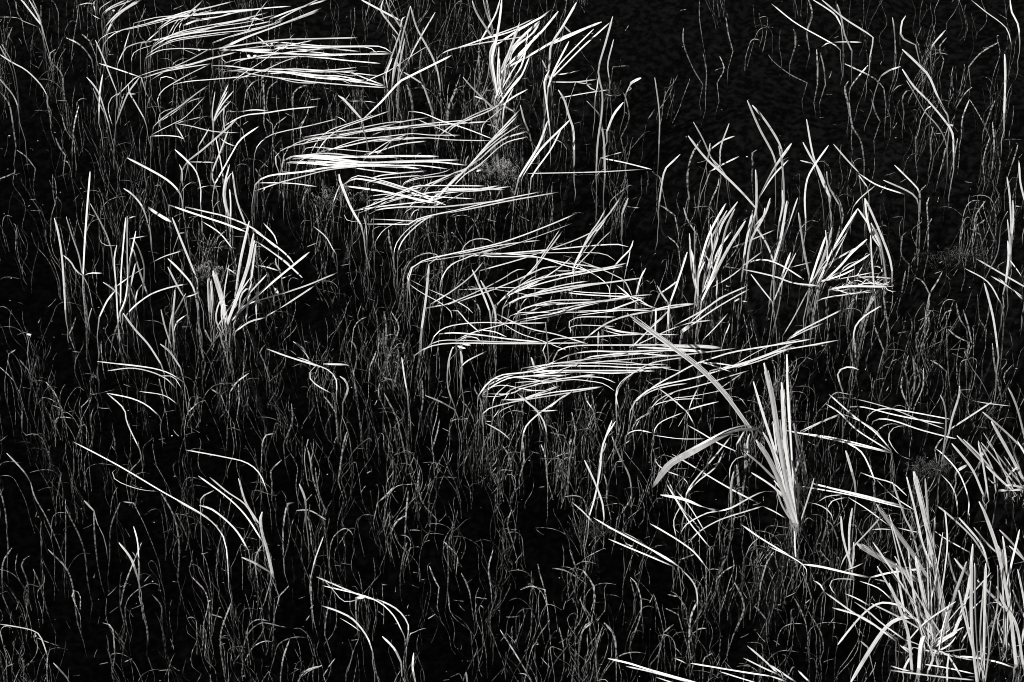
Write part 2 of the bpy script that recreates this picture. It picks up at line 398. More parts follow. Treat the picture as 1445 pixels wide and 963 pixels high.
# runs of the leaves and stems, foot first: kind and width, then points in enlarged tiles of the photograph
TRACES = """
T 0 0
G top_left
e5 235,145 180,75 130,10 110,-10
e5 235,140 205,70 165,0
e4 232,130 215,70 185,0
e3 232,105 232,30
G edge_left
e4 110,760 105,600 95,470 70,360 10,250
e4 265,540 230,480 150,400 70,355 0,310
e4 100,600 85,560 60,520 0,450
e4 40,330 0,260
G -
s4 90,830 75,720 55,600 25,550 0,520
s4 375,620 360,520 350,420 300,360 275,330 285,300 315,280
s4 280,640 265,560
s3 410,790 370,730 350,650
m4 413,760 425,680 445,605
s4 370,880 335,830 315,780
m4 400,955 385,920 360,908
s3 200,955 150,890 95,850
s3 330,70 310,20 290,0
s3 415,230 428,150 440,80 430,30
s2 220,155 130,120 90,100 0,97
s3 125,115 110,95 95,60 90,10
s3 38,235 55,190 70,155
m4 520,340 480,280 430,240 375,215
m4 510,235 465,195
s3 820,235 790,200 780,150 800,100 825,50
s3 735,685 705,710
s3 830,620 845,560 860,540
s4 1040,550 1025,480
G small_v
e5 660,520 620,420 585,330 540,228
e4 800,440 700,405 600,372 560,360
e5 615,700 590,620 560,530 520,470 490,437
e5 560,640 562,560 570,480 582,422
e4 590,640 560,580 535,520 527,500
f3 640,720 615,640 615,590 640,545 690,525
e5 655,710 690,610 730,520 790,440
e4 815,670 770,590 735,530 725,475
e4 700,535 770,533
e4 660,545 720,485 760,445 790,430
e4 695,570 683,535 690,465
G mat_one
f4 580,115 530,90 500,60
f4 575,100 560,60 590,30 640,0
f5 580,80 620,45 680,15 720,0
f8 600,200 640,120 700,60 800,0
f5 590,160 650,90 720,40 780,0
f4 585,90 610,60 660,35 755,0
f3 445,30 500,18 540,28
f4 540,70 530,20 545,0
f4 585,255 620,210 680,175 760,153 900,118 1060,75 1200,40 1320,8
f5 665,365 690,310 715,270 780,245 850,232
f3 745,360 750,310 790,280 870,255
f4 700,285 720,220 738,165
f5 830,235 870,200 910,165
T 200 0
f7 0,245 100,222 200,205 330,175 450,140 560,115 640,105 690,118
f5 80,180 110,150 180,105 270,70 350,0
f5 0,140 140,105 270,90 420,75 600,58 720,45 845,36
f5 120,110 260,65 370,45 520,8
f4 150,200 200,120 280,60 340,10
f3 215,185 215,150 245,105 330,105
f4 320,110 440,95 540,70 660,55
f8 235,145 300,120 340,112
f4 590,190 620,140 640,95 680,45 715,0
f6 725,108 850,60 960,25 1050,0
f7 460,275 600,210 760,150 900,95 1015,48
f4 400,245 520,205 660,165 760,135 810,105
f5 60,270 130,225 250,195 400,175 560,155 740,120
f4 90,265 180,225 300,205 450,185 600,170 760,135
f4 30,310 110,260 200,230 330,210 500,190
f4 20,330 90,290 160,278 250,275 320,280 420,283
f3 150,248 210,270 260,290 310,310
f6 400,280 600,250 800,225 1000,220 1220,214
f5 650,205 700,245 725,265
f4 690,238 760,240 900,250 1050,262 1330,262 1380,275 1415,300
f9 440,280 600,285 750,285
f5 730,262 850,275 1000,285
f5 750,280 900,270 1050,275 1230,292
f6 560,292 700,298 900,308 1180,308 1410,306
f5 780,300 950,310 1160,315
f4 1290,297 1350,293 1400,298
f6 470,358 520,343 620,330 780,325 960,318 1080,322
f5 880,322 1000,325 1150,342 1350,360
f6 0,445 120,405 250,375 400,330 540,295
f5 30,435 150,395 290,360 420,320
f4 0,445 110,410 240,385 390,362
f4 95,600 90,560 120,510 190,465 270,420 390,362
f4 180,480 260,462 400,450 560,437 680,430
f6 400,372 500,375 600,390 720,405 850,410 1000,430 1180,455 1380,490
f5 420,390 540,402 650,425 760,440 880,468 1040,470
f6 680,405 800,410 950,435 1100,450 1260,455
f5 690,432 850,450 1000,468 1200,485 1380,497
f5 820,408 960,428 1120,432 1260,462
f4 1000,435 1100,440 1200,465 1300,468
f4 540,450 620,420 700,395 800,350 890,320
f5 1380,487 1280,450 1170,404
f4 430,290 455,335 480,355
f3 100,470 110,440 150,435 195,455
G -
s3 590,520 600,500 640,460 680,450
s4 690,700 695,600 690,520 685,430
s3 705,600 720,500 770,460
s4 860,640 855,560 870,510 950,475
s3 870,700 890,580 925,510
s3 900,720 930,660 945,615
s3 235,550 225,470
s3 85,600 50,540 40,500
G fan_beads
e5 400,690 400,620 415,520
e5 402,690 430,610 490,480
e5 405,690 440,600 485,520
e5 408,690 450,600 520,515
e4 410,690 440,640 505,572
e4 470,740 462,670 468,600
e4 320,830 380,730
G left_flat
f5 60,755 65,720 130,660 220,600 310,530 380,482
f4 55,765 120,730 190,695 250,660 360,545
f4 100,690 180,640 260,580 350,550
f4 190,700 280,715 380,740 460,750 550,752
f5 250,815 225,765 190,710
f4 50,772 130,768 210,775 240,790
f4 190,705 225,690 350,660
f3 115,740 95,690 110,640 190,610
G -
m4 100,905 92,830
f6 480,632 560,632 640,622 720,630
f5 460,720 490,700 580,655 700,640 830,620 995,604
f4 640,870 660,820 720,770 800,745 960,710 1110,672
f3 1100,660 1130,672 1160,695
s3 740,800 750,720 780,690 820,660
m4 865,850 860,800 858,735
m4 785,905 765,870 745,850
m4 800,850 785,780
s3 740,705 705,670
s3 570,735 530,690
T 200 0
G upright_left
e6 225,975 260,915 330,860 430,775 535,680
e4 265,918 330,918 410,920
e6 460,1010 455,960 440,880 420,780
e5 413,1043 398,982 440,870 490,740
e6 413,1043 460,960 510,870 560,790 660,718
f4 440,780 480,810 535,830
T 360 120
G v_stem
e6 630,400 635,330 610,250 598,210 605,195
e7 605,197 500,80 470,60
e6 606,199 711,99 811,-11 861,-41 961,-91 1111,-166
G mat_two
f5 345,390 400,310 480,250 600,205 765,146
f5 155,460 160,410 185,360 270,315 400,290 560,262 700,240 850,205 980,185
f4 250,370 260,345 320,310 420,300 600,300 780,300
f5 280,295 400,275 560,250 740,215 870,205
f6 400,300 520,280 700,255 900,240 1100,222 1330,207
f4 660,285 750,255 900,230 1030,225
f5 340,390 450,360 620,325 800,312 980,300 1120,312 1330,316
f5 350,380 500,350 700,310 960,298
f5 620,395 700,375 830,335 970,318
f4 680,400 740,350 790,295
f8 160,430 200,408 320,400 500,408 800,403 1040,405
f8 200,420 340,408 480,420 640,440 850,432 1155,425
f6 240,415 400,420 520,435 760,440 1000,435 1195,455
f7 250,400 420,388 620,410 820,408
f8 180,440 320,445 450,455 700,450 930,475
f7 300,430 520,445 700,460 870,465
f4 240,480 240,450 270,420 330,410
f5 0,600 60,580 150,550 280,515 420,480 600,460
f7 0,565 30,535 100,510 250,495 400,470 560,460 760,455
f5 20,540 80,515 220,495 360,490
f9 40,600 70,575 110,565
f5 640,540 700,515 820,500 970,487
f4 835,570 870,545 960,525 1100,510 1165,495
G mat_three
e8 600,795 550,710 510,620 480,540 475,505
f4 630,890 628,800 610,735
f4 440,670 470,590 490,550
f6 500,565 560,532 640,540 760,570 870,605 1000,650 1080,680
f7 500,572 640,590 760,610 880,640 1020,670
f5 540,530 700,555 830,590 940,600
f6 640,735 700,705 860,690 1020,692 1120,685 1444,650
f5 560,712 700,690 850,672 1000,655 1100,620
f5 590,705 660,680 760,640 860,600 960,570 1130,500
f5 640,690 720,640 830,605 900,575 1000,570 1300,572
f5 660,760 800,765 930,770 1000,740 1200,705 1444,655 1716,608
f3 650,765 570,775 520,765 503,740 530,715
f5 640,655 780,640 900,640 1060,680
f4 860,700 960,610 1005,520
f4 840,755 850,720 900,690
f4 880,750 900,715 940,700
f6 930,690 1060,600 1200,470 1330,320 1501,139
f5 1000,670 1100,570 1230,440 1320,340 1490,170
f6 1060,600 1160,500 1260,430 1400,310 1541,264
f5 1190,480 1290,380 1400,290 1511,219
f5 960,590 1100,510 1200,470 1300,390
f7 1040,590 1200,590 1330,590 1415,592
f5 900,620 1100,600 1250,600 1444,575
f8 1250,490 1285,480
f4 1000,690 1100,650 1200,600
f3 1335,635 1325,590 1315,555
f5 805,960 830,890 900,810 1000,740 1080,725
f3 680,890 720,830 780,790 860,770
G -
s5 775,950 755,820
m6 1375,425 1365,380
f4 870,150 950,160 1060,205 1200,250 1340,305
f4 905,190 1000,230 1060,255 1135,295
s6 1090,190 1090,160 1100,110 1140,20
s4 1210,480 1190,440 1210,400
s4 1010,420 1020,380 1040,300 1045,210
f4 460,960 440,930 400,860 330,800
s4 270,660 280,620 305,570
s4 355,770 340,680
s4 40,530 0,470
m4 25,480 70,430
s4 215,140 210,70 240,20 300,0
s3 250,230 290,180 300,135
s3 600,150 600,30
f3 535,92 620,92 680,100
m4 650,150 615,95
s6 890,300 890,130 880,60 860,0
s4 830,180 800,120 805,30
s5 1005,180 985,90 950,0
T 500 0
G fork_x
e6 215,490 230,400 275,200 318,35
e6 485,490 470,400 440,320 400,245 350,150 318,35
e6 260,430 300,350 370,220 458,70
e5 170,470 165,430 200,350 265,170
e4 185,480 180,420 215,330
e5 215,470 225,380 265,260
e5 245,470 260,350 285,220
e4 270,420 250,370 235,340
f4 50,470 110,440 200,400 320,320 425,255
G hang_x
e6 265,160 240,120 200,60 180,0
e5 262,150 235,60 205,0
e6 265,120 180,75 40,0
e5 250,200 190,120 150,60 165,0
e4 262,160 270,110 290,95
e3 240,270 235,220 215,195
G -
s7 330,680 330,580 315,500 285,440 260,400
m5 445,640 420,570 385,480 330,440 280,410
s5 440,660 435,560 390,470 370,390 380,290
s5 270,670 240,590 245,490 260,430
G tuft_y
f5 470,330 510,295 590,270 720,245 850,225 980,205
f5 530,290 650,250 760,210 900,160 1020,105
f6 600,270 720,225 870,185 1020,120 1115,55
e7 815,560 790,420 780,330 800,240 820,130 835,0
e8 790,470 770,340 775,280 800,230
e7 800,240 740,150 690,70 668,5
e6 770,130 745,60 730,0
e5 775,120 760,60 750,0
e5 710,240 750,170 800,80 825,0
e6 795,260 900,190 1000,130 1085,85
e8 830,400 870,310 940,220 1050,120
e7 850,370 920,260 1000,200 1050,130
e7 815,430 870,370 960,280 1060,180 1155,65
e6 900,360 950,300 1030,200
e8 870,380 1000,310 1120,240 1260,180 1400,125
e6 890,375 1050,280 1200,215 1355,140
e7 815,480 850,420 880,350
e5 820,560 850,470 890,425
e6 820,590 880,510 945,430 990,325
e5 835,570 890,490 940,430
e4 840,680 850,600 900,500
e5 835,600 900,550 980,507
e6 820,645 740,570 660,490 615,437
e5 830,590 910,635
e4 740,570 680,545
f6 480,770 540,720 600,690 700,640 830,590
f5 505,780 560,720 640,680 760,630 840,580
f4 720,770 720,730 740,690 770,670 850,600
s8 800,780 800,680 820,590
G tuft_z
e7 1085,460 1105,360 1115,255 1180,150 1258,15
e6 1095,500 1130,400 1215,235
e6 1100,490 1150,380 1260,260 1355,165
e6 1120,440 1180,380 1300,260 1445,130
e5 1110,460 1090,400 1060,335
e5 1105,720 1085,560 1075,460 1105,400
f5 1120,465 1250,465 1375,450
f5 1140,425 1275,400
e5 1185,145 1225,185
G three_up
e7 930,1010 960,960 1040,830 1095,685
e6 950,1000 975,960 1060,840 1170,730 1225,675
e6 1000,1010 1030,960 1110,850 1170,735
G -
f5 1165,555 1300,530 1444,508
s5 715,520 705,380 705,260
m6 1245,900 1240,740 1215,660 1190,570 1155,510
m5 990,750 960,680 940,595
s3 1195,940 1200,840 1160,800 1090,775
m7 810,905 795,860
s3 830,750 790,715 750,705
T 780 0
G tall_knot
e6 245,1000 255,800 278,640 280,520 258,400 300,240 340,95
e7 295,1000 290,800 270,680
e5 265,650 230,610 192,572
e5 320,445 312,360 345,225
e7 305,750 345,650 400,580
e4 415,530 440,480 465,455
e9 445,470 500,442
e4 130,465 220,478
e4 240,400 190,450 200,490 245,515
f3 290,530 340,545 390,535 400,510
e4 240,550 258,440
s3 385,780 430,680 420,580 400,525
G -
m5 600,870 605,700 600,600 578,440
m4 530,695 578,620
m4 640,950 720,875
s3 865,520 870,400 850,300
s3 850,480 790,380 740,250 740,160
s3 845,215 830,100 830,0
s3 1020,290 980,100
s3 930,470 970,390 945,320
s3 1440,470 1340,420 1250,350 1220,310
G flat_pair_right
f5 270,895 400,860
f5 270,895 400,920 560,960
T 1085 0
G corner_bend
f5 405,285 380,260 300,215 150,130 15,22
f5 300,265 340,243 430,238 525,240
e6 470,290 430,200 410,100 387,25
e5 410,150 380,90 330,50 250,0
e5 570,330 590,230 580,205 520,165 420,100 300,0
G -
s5 215,200 220,160 245,80 225,0
m5 915,320 925,260 1000,172
s4 990,340 965,270 1005,215
s3 715,420 712,200
m5 712,200 700,100
m5 830,255 760,220 745,190 755,120 775,90
G trio_lean
e7 1010,650 960,560 910,440 860,380 755,280
e6 1045,870 1040,760 1000,690 900,570 820,490 755,392
e6 1010,950 1005,820 960,720 880,630 830,540 780,458
e4 890,620 920,600
e8 1020,712 1045,710
G -
s4 990,890 1000,840
s4 1050,890 1070,780
m4 1090,770 1095,670 1135,565
m4 1250,780 1200,670 1138,565
s3 1210,930 1250,780
m4 1060,610 1110,530 1150,495
f5 1375,260 1350,170 1300,120 1230,70 1145,0
m5 1420,240 1410,140 1375,70 1365,0
m6 1330,690 1338,450 1335,308
s5 1130,380 1200,300 1300,240
m5 630,435 680,400 745,378
m4 455,560 460,500 510,430 562,370
m4 650,500 590,440 430,362
s5 470,700 445,580 430,500 450,460
s4 690,670 665,600 655,510
s4 630,690 600,630 582,560
s4 720,630 700,560 715,500 760,480
s4 765,640 755,560 780,515 810,512
s4 320,480 310,380 290,300
s4 275,480 270,280
s4 540,920 520,800 470,710 455,580
s4 830,900 828,770
s4 920,880 915,800 930,720
s4 1250,640 1280,570
s4 1270,890 1275,800 1265,690
s4 1310,930 1280,730
m4 1415,960 1415,910
s4 1380,920 1410,820
s3 1360,760 1385,600
s5 150,260 150,200 140,165
T 0 200
G tall_left
e8 470,755 480,560 495,350 510,170
e5 465,750 445,640 410,540 375,425
e5 470,760 430,730 400,680 360,645
e4 475,760 510,745 578,745
s5 490,960 475,850 470,760
e6 370,960 365,860 350,650 330,520 308,432
s5 405,960 380,840 355,700
G -
m4 0,210 40,195 85,175
s4 350,350 310,290 280,220
e5 630,610 600,520 560,440 512,352
f3 560,480 565,560 610,590 665,585
m6 1030,330 1010,280 950,220 850,160 720,92
m5 825,420 800,360 750,300 700,265
f9 840,375 970,455
G upright_left
e6 1135,350 1135,260 1110,170 1060,110 990,45
f4 1025,290 1050,250 1095,225
e5 1030,230 1030,170 1015,130
e6 1285,410 1265,320 1270,240 1300,130
e6 1300,430 1275,330 1280,230 1310,180
e6 1305,430 1305,340 1300,270
e6 1390,470 1340,330 1315,170
f4 1120,265 1180,250 1250,255
G bent_tall
e7 1115,780 1050,620 1010,520 975,430
s5 1125,960 1120,850 1115,780
e4 1015,520 1045,515
f4 850,690 930,650 1035,617
e6 1105,860 1080,800 1010,720 950,662
e6 1040,880 1000,810 950,710
T 140 280
G left_sheaf
e6 105,690 95,500 85,350 100,265
e6 120,600 125,400 150,110
e6 160,460 158,300 158,100
e6 115,650 150,560 175,350 208,185
e6 130,640 170,520 205,370
e6 275,550 230,420 195,290
e6 245,550 255,400 230,300 200,240
e6 0,675 45,580 90,525
e5 110,540 60,500 22,475
f5 95,500 180,440 260,390
e5 205,580 180,510
e5 205,580 215,530 240,490
s5 130,890 100,770
s5 75,800 95,740 115,690
f6 155,660 200,610 280,550 350,520 420,500 500,485
e6 350,940 280,830 200,740 135,650
f4 165,115 190,105 218,100
f4 170,230 270,213
e4 0,120 40,200 70,290
G left_small
e5 405,830 370,720 350,630
e6 425,820 415,700 430,520
e6 400,810 410,700 490,540
e4 420,760 440,700 495,660
e4 400,720 415,650
s4 445,870 430,760
s4 375,880 380,800
e6 460,960 400,870 345,825
f5 490,560 570,530
G big_fan
e12 715,690 690,560 645,410
e11 630,650 622,450
e8 770,560 800,350 850,130
e9 720,720 780,560 840,380 875,200
e8 720,700 760,620 850,380 880,240
e7 830,680 855,500 885,260
e5 890,670 890,560
e7 740,700 850,590 1000,460 1190,305
f6 740,690 830,605 1000,550 1170,495 1350,420
f7 950,665 1060,600 1220,495
f7 770,755 850,700 940,675
s4 580,930 650,810 720,730
e5 690,760 660,680 680,590 710,570
e5 700,740 690,650 700,600 730,610
e5 790,660 800,560 830,515 865,515
e4 705,770 680,700
e5 640,820 600,745
s5 710,860 680,760
e4 775,430 720,395
G cross_left
f7 395,38 530,85 700,140 830,190
f6 490,50 620,80 720,105 870,170 1000,280
f6 890,245 980,305 1080,385 1150,450
f6 870,180 960,240 1060,320 1100,370
f6 1010,270 990,210 930,140
f4 900,250 1020,330 1080,375
f5 900,380 1020,412
e5 1025,410 1000,370 1000,340
f4 1030,455 1090,432
G -
f5 580,130 680,195 750,280
m4 670,225 720,180
s5 600,940 570,800 555,500
f4 945,855 1060,895 1200,940 1290,960
f4 1270,940 1400,945
f4 1105,815 1160,870 1190,910
s4 930,920 910,870 940,830
f5 0,925 150,940 300,960
f9 990,510 1015,540
T 560 280
G tall_single
e8 140,740 165,560 175,450 182,380
s6 125,930 140,740
G mat_four
f5 70,520 70,430 100,380 170,345 260,325 400,295 560,260 700,215 880,145 1020,85
f5 180,375 250,330 400,305 560,270 700,250 810,238
f4 355,330 370,290 400,250 450,230 510,232 545,250
f5 245,480 270,420 320,370 400,335 480,305 560,282
f5 170,620 300,597 450,550 600,495 740,435 830,395 915,387
f6 700,470 780,395 860,290 938,185
f5 190,600 290,540 380,475 440,420 495,352
f6 470,410 700,345 860,290 1000,240 1100,195 1180,160
f5 360,330 500,322 700,305 900,288 1060,272 1200,262 1260,262 1310,275
f5 470,330 650,330 800,335 950,365 1100,385 1170,400
f7 1000,380 1060,270 1130,170 1200,90 1270,-10
f6 990,440 1010,370 1080,270 1140,180 1190,110
f5 945,325 1000,340 1140,395 1220,430 1290,470 1330,550
f6 550,610 620,560 720,500 850,450 1000,420 1180,395 1310,365
f6 560,605 640,545 760,500 900,460 1060,425 1280,385
f7 600,620 680,570 800,545 950,520 1100,490 1250,470 1395,450
f6 640,600 720,555 820,530 950,505 1100,485 1235,475
f6 690,520 800,470 930,385 990,330
f4 570,600 640,540 740,480 860,430
f5 660,680 690,640 760,610 900,600 1050,590 1180,580 1330,555 1444,545
f5 690,640 760,610 880,580 1000,575 1120,575
f6 750,640 850,605 900,600
f4 350,518 480,512 600,505 760,510 900,515
f5 900,410 1000,408
f5 930,530 1060,545 1240,555 1340,560 1444,620
e6 1355,545 1380,450 1410,395
e5 1235,380 1280,330 1320,290 1338,240
e4 1300,390 1320,300
f5 680,690 850,660 1000,625 1100,600 1230,570 1340,555
f5 700,700 800,680 930,655 1050,615 1200,580 1400,560
f5 1010,640 1200,635 1444,635
f6 1190,640 1300,600 1410,560
f5 1000,760 970,720 985,690 1050,672 1240,672
f5 1170,730 1250,755 1380,770
f6 1000,470 1000,400 1000,370
f4 82,465 180,515 320,575 400,620 430,650
e4 790,400 795,330
f5 310,635 350,640 390,690 470,760
G -
s3 45,700 35,480 60,380 120,325 200,310 250,350 255,450 240,520
m6 1275,150 1275,90 1310,0
f7 1300,45 1375,55
e6 560,700 555,640 520,550 475,465
e6 525,640 495,560 460,480 428,405
m4 470,635 455,600 430,570
G mat_five
f5 195,820 220,770 280,730 380,710 500,703 650,708 850,705
f6 240,768 330,762 480,775 620,795 820,815
f6 100,890 160,850 250,825 400,820 600,822 820,822 1050,818
f4 340,800 430,760 560,725 700,690
f5 565,655 680,710 780,745 900,770 1080,825
f4 340,815 390,785 450,790 475,810
f4 460,745 550,755 620,785
e5 860,925 850,790 840,700
f8 340,835 390,850
f7 360,825 420,832
e7 370,940 360,860
e4 295,960 300,880 325,840
f5 360,960 400,920 510,865
e6 775,950 760,900
e6 1140,825 1142,755
f5 830,955 900,920 990,880
T 740 340
f6 165,670 180,630 230,605 320,592 600,590 850,590 1110,605
f6 250,650 300,635 400,625 560,628 800,620 1040,630
f5 310,690 360,660 450,648 600,635 800,650 900,650
f5 128,709 280,699 480,680 720,659 950,640 1200,608
f10 680,590 850,595 1000,598 1110,606
f6 600,600 700,605 900,615 1040,628
f5 0,745 150,710 300,708 450,710 600,718 830,718
f6 0,740 200,735 400,735 600,735 740,738
f6 0,770 150,750 300,740 500,750 700,735
f4 0,830 120,800 250,775 330,770 440,775 515,805
f4 60,770 200,780 400,760
f5 0,895 150,860 280,845 440,826
f5 0,890 100,855 205,822
f6 130,950 200,900 280,845
f4 0,850 130,845
e5 70,955 0,900
f4 390,960 350,900 345,855
f5 520,960 520,880 545,820 600,760 700,700 800,675 910,660
G mat_six
f6 600,960 640,890 720,835 850,800 970,775 1100,735 1250,695 1444,625 1600,595 1785,561
f6 640,900 740,820 850,760 960,700 1050,670 1200,626 1541,571 1641,553
f5 790,900 850,855 950,830 1060,800 1150,770 1270,735
f5 1000,690 1100,695 1220,715
f5 620,910 720,850 830,820 920,808
f6 690,790 780,850 850,905 910,960
f5 930,960 950,900 985,830
f6 920,960 1000,935 1100,910
f4 1080,880 1090,850 1240,745
f5 710,960 760,900 850,855 970,825
G mat_four
f7 340,560 400,510 470,465 560,430 700,400 830,380 970,355
f5 440,485 560,515 670,525
f5 600,610 650,560 720,490 800,420
f6 520,250 610,330
f5 640,345 740,380
G sheaf_mid
e6 740,520 745,380
e6 815,480 820,360
e5 765,300 870,225
T 920 130
G cross_dark
e7 590,660 520,580 430,490 300,370 205,248
e6 420,490 340,380 290,270 235,170
e5 430,490 380,420 330,370
e6 385,400 390,310 437,178
e5 330,325 400,275 467,250
e5 330,450 400,410 493,365
e4 322,340 330,290
s5 210,600 200,480 225,360 275,275
s4 320,720 330,630 370,540 380,490
G arrow_mid
e7 700,405 680,340 610,210 540,48
e7 735,330 710,270 640,160 568,75
e7 750,640 745,500 735,400 718,305
e8 605,600 640,530 700,420 790,292
e6 610,590 690,470 772,385
e8 575,720 590,660 592,540 587,440
e6 720,740 740,640 738,555
G fork_dark
e7 1000,590 960,500 910,350 875,155
e7 1010,600 950,450 900,370 855,285
e6 870,720 865,600 880,490 930,400 1000,302
e6 1060,640 1000,530 990,450
s6 1055,800 1080,700 1060,620 1020,560
s5 1020,760 1010,600
e4 910,405 840,388
G arch_right
e5 1170,455 1100,380 1028,295
f6 1430,580 1270,525 1170,460
f5 1140,650 1180,600 1270,525
e4 1220,540 1170,470
G -
s5 565,490 570,400 565,350 595,328
m5 35,680 50,560 70,450 100,410 160,353
m4 45,485 0,450
s4 130,700 45,640
s4 155,670 140,620 150,570
s4 250,800 200,720 180,655
m4 150,880 130,850 90,818
T 920 240
G sheaf_mid
e7 265,560 310,400 350,310 415,195
e7 270,590 330,400 425,230
e8 300,600 360,420 400,300 485,180
e8 330,640 380,500 420,330 470,220
e8 290,740 340,600 400,420
e9 300,720 360,580 440,430 530,288
e6 330,560 390,430 457,343
e6 255,700 225,560 212,360
e7 105,745 150,620 200,465
e7 250,680 235,520 220,450
e7 280,745 310,680 380,560
e5 260,720 265,600 300,520
e6 90,750 30,655
e6 95,860 100,770
f5 0,880 60,830 110,780
f6 0,795 100,770 230,755
f6 170,920 250,860 350,790 450,730 550,675
f6 130,880 280,800 400,720 545,655
f5 60,920 200,870 340,850
f5 210,870 300,790 390,720 455,700
f6 340,665 450,600 540,525 630,458
f12 170,915 220,880
f5 290,960 360,890 430,812
e4 415,930 440,870
f7 415,655 445,660
f7 465,745 500,725
f6 495,740 540,745
G mid_pair
e7 515,560 530,430 570,230
e7 535,560 560,400 630,270 640,215
e7 585,315 640,250 670,160
e6 690,525 650,420 585,320
e8 690,525 730,380 765,175
e8 700,520 740,400 825,158
f5 455,440 600,380 698,338
f7 415,547 550,570 700,605 800,640 940,655
f6 540,530 590,510 660,512 750,550 860,620
e6 690,740 750,600 815,470
e7 740,590 785,468
e4 680,745 620,670 560,590
e5 690,765 690,540
G fan_right
e8 890,600 860,450 830,242
f4 790,550 905,522
e7 895,640 940,500 985,372
e7 910,640 960,520 1000,400 1020,325
e6 915,620 955,540
e8 945,640 1000,500 1070,370 1165,218
e6 960,620 1040,480 1165,218
e7 965,640 1060,550 1130,470 1218,392
e6 960,560 1050,500 1160,440
e6 990,620 1100,560 1200,500 1235,475
f9 845,652 940,655
f5 740,940 800,840 890,670
f5 930,745 1000,720 1200,695 1260,690
G tangle_right
e6 1300,440 1240,330 1165,218
e7 1290,440 1240,360 1215,260 1205,160
e7 1360,580 1340,480 1260,280 1205,160
e9 1330,650 1310,500 1290,400 1240,300
e6 1260,690 1245,520 1237,370
f8 1000,680 1100,660 1260,660 1340,660
f5 1160,610 1240,605 1370,615
f4 1080,640 1060,600 1100,540 1180,510
f4 1240,545 1290,550 1300,580 1250,590
f4 1150,620 1200,530
f4 960,630 1100,610 1250,580
f4 1010,660 1120,700 1240,680
f4 1150,655 1230,640 1330,655
s7 1170,960 1210,810 1270,700
s5 1200,820 1230,760 1250,700
e5 1140,960 1150,890 1200,830 1295,770
G -
s5 920,840 890,730 885,680
G long_diag
f6 780,950 860,900 1075,792
f5 770,960 970,868
T 1145 230 4.817
G -
m5 730,330 720,250 660,195 490,118
m5 740,260 735,200 700,150 565,15
m4 735,260 735,200 780,150
s4 790,640 795,450 785,270 800,235
m4 800,410 820,375
s4 665,690 610,620 620,480
s4 615,880 640,735
s4 800,890 760,810 710,780
s4 800,960 805,890 860,800 890,740
s4 720,720 735,500 730,330
m4 1110,420 1120,350 1185,258
m4 1130,420 1180,385
m4 1105,330 1125,265
s4 1095,600 1110,420
m4 1150,490 1090,450
G right_edge
e7 1180,790 1220,710 1270,600 1290,420 1335,330
e6 1355,630 1345,500 1333,385
e7 1320,820 1340,640 1335,530
e6 1360,490 1350,250 1330,95
e5 1365,490 1370,255
f7 1500,870 1445,840 1220,710 1118,650
f6 1290,960 1200,810 1045,718
f7 1445,935 1350,850 1220,768
f6 1445,920 1270,782
f5 1440,790 1340,650
f4 1280,735 1270,700 1320,670
s6 1215,960 1180,830
e6 1450,260 1420,130 1412,0
f4 1380,292 1445,300
T 860 420
G mat_six
f6 570,415 740,375 900,320 1060,250
f5 720,400 960,305 1210,262
G broken_wide
e13 800,745 650,540 500,390 350,275 200,165 100,90
G mat_six
f5 480,720 440,650 390,600
f5 440,640 390,730
f4 250,780 260,740 300,700 420,650
f4 145,740 180,680 235,645
f4 785,630 740,570 690,560
f3 250,780 400,800 540,800
T 790 560
G rush_mid
e13 1345,720 1290,520 1240,250 1200,0 1156,-191
e11 1340,720 1310,500 1275,250 1262,0 1255,-80
e9 1325,690 1310,300 1292,0 1285,-240
e9 1300,640 1230,350 1150,100 1095,-85
e8 1280,560 1220,330 1155,100
e7 1250,470 1200,300 1150,200
e12 1330,720 1250,500 1180,350 1110,245
e7 1310,700 1260,620 1230,540
e6 1270,560 1180,490 1085,430
e7 1220,470 1130,380 1055,320
e9 1390,450 1350,300 1325,150
e6 1395,440 1380,330 1340,200
e6 1320,460 1360,330
e6 1345,500 1310,440
e5 1365,700 1440,460
e5 1335,915 1330,760
a13 1180,260 1140,200 1080,183 1000,190 900,235 750,315 620,385 520,520
e5 1000,270 1040,200
e5 1065,330 1060,260 1075,210
G cross_mid
f7 1120,600 1000,540 860,460 740,385 635,325
f5 720,160 800,205 900,265 1000,310
f6 710,580 730,520 800,430 900,310 968,225
f6 715,550 780,480 880,400 930,300
f9 900,648 800,620 700,580 570,555
f7 1230,540 1150,538 1060,580 970,630 900,648
f6 790,745 700,640 650,560 610,465
f5 830,780 740,630 660,530
f5 850,855 780,770 720,690 600,485
f5 730,830 780,770 900,700 1050,650 1150,620
f5 680,780 720,720 830,660 900,650
f4 660,800 645,700 690,610
e8 970,610 970,500 985,425
f5 730,510 700,460 600,420
f4 540,340 550,380 600,420
f5 1280,690 1150,620
f4 960,470 965,400 1000,350 1060,335
G -
s7 1020,580 1010,480 1000,380
s7 1030,570 1050,400 1045,250
f5 370,225 400,200 450,190 520,205
s4 410,180 440,130 515,90
s5 990,680 970,610
G twig_float
f6 1380,950 1250,870 1120,790 1030,725
f3 1050,910 1080,840 1140,790
G pale_spray
e6 250,690 240,600 200,490 140,360
e6 165,680 200,560 230,400 240,290 295,135
e5 225,380 250,250 315,140
e5 240,320 262,262
e6 405,520 390,440 340,340 295,225
s4 325,690 400,580 405,520
s4 265,590 265,500 250,440
e4 320,370 365,362
G float_lower
f5 190,715 130,650 68,597
f6 690,975 600,910 450,830 300,750 190,685
f6 670,960 540,880 400,790 270,740
f6 640,960 500,900 380,850 275,805
f10 370,830 415,850
G -
f6 825,960 760,880 680,820 600,770 510,718
f9 55,268 65,240
T 1085 560
G star_right
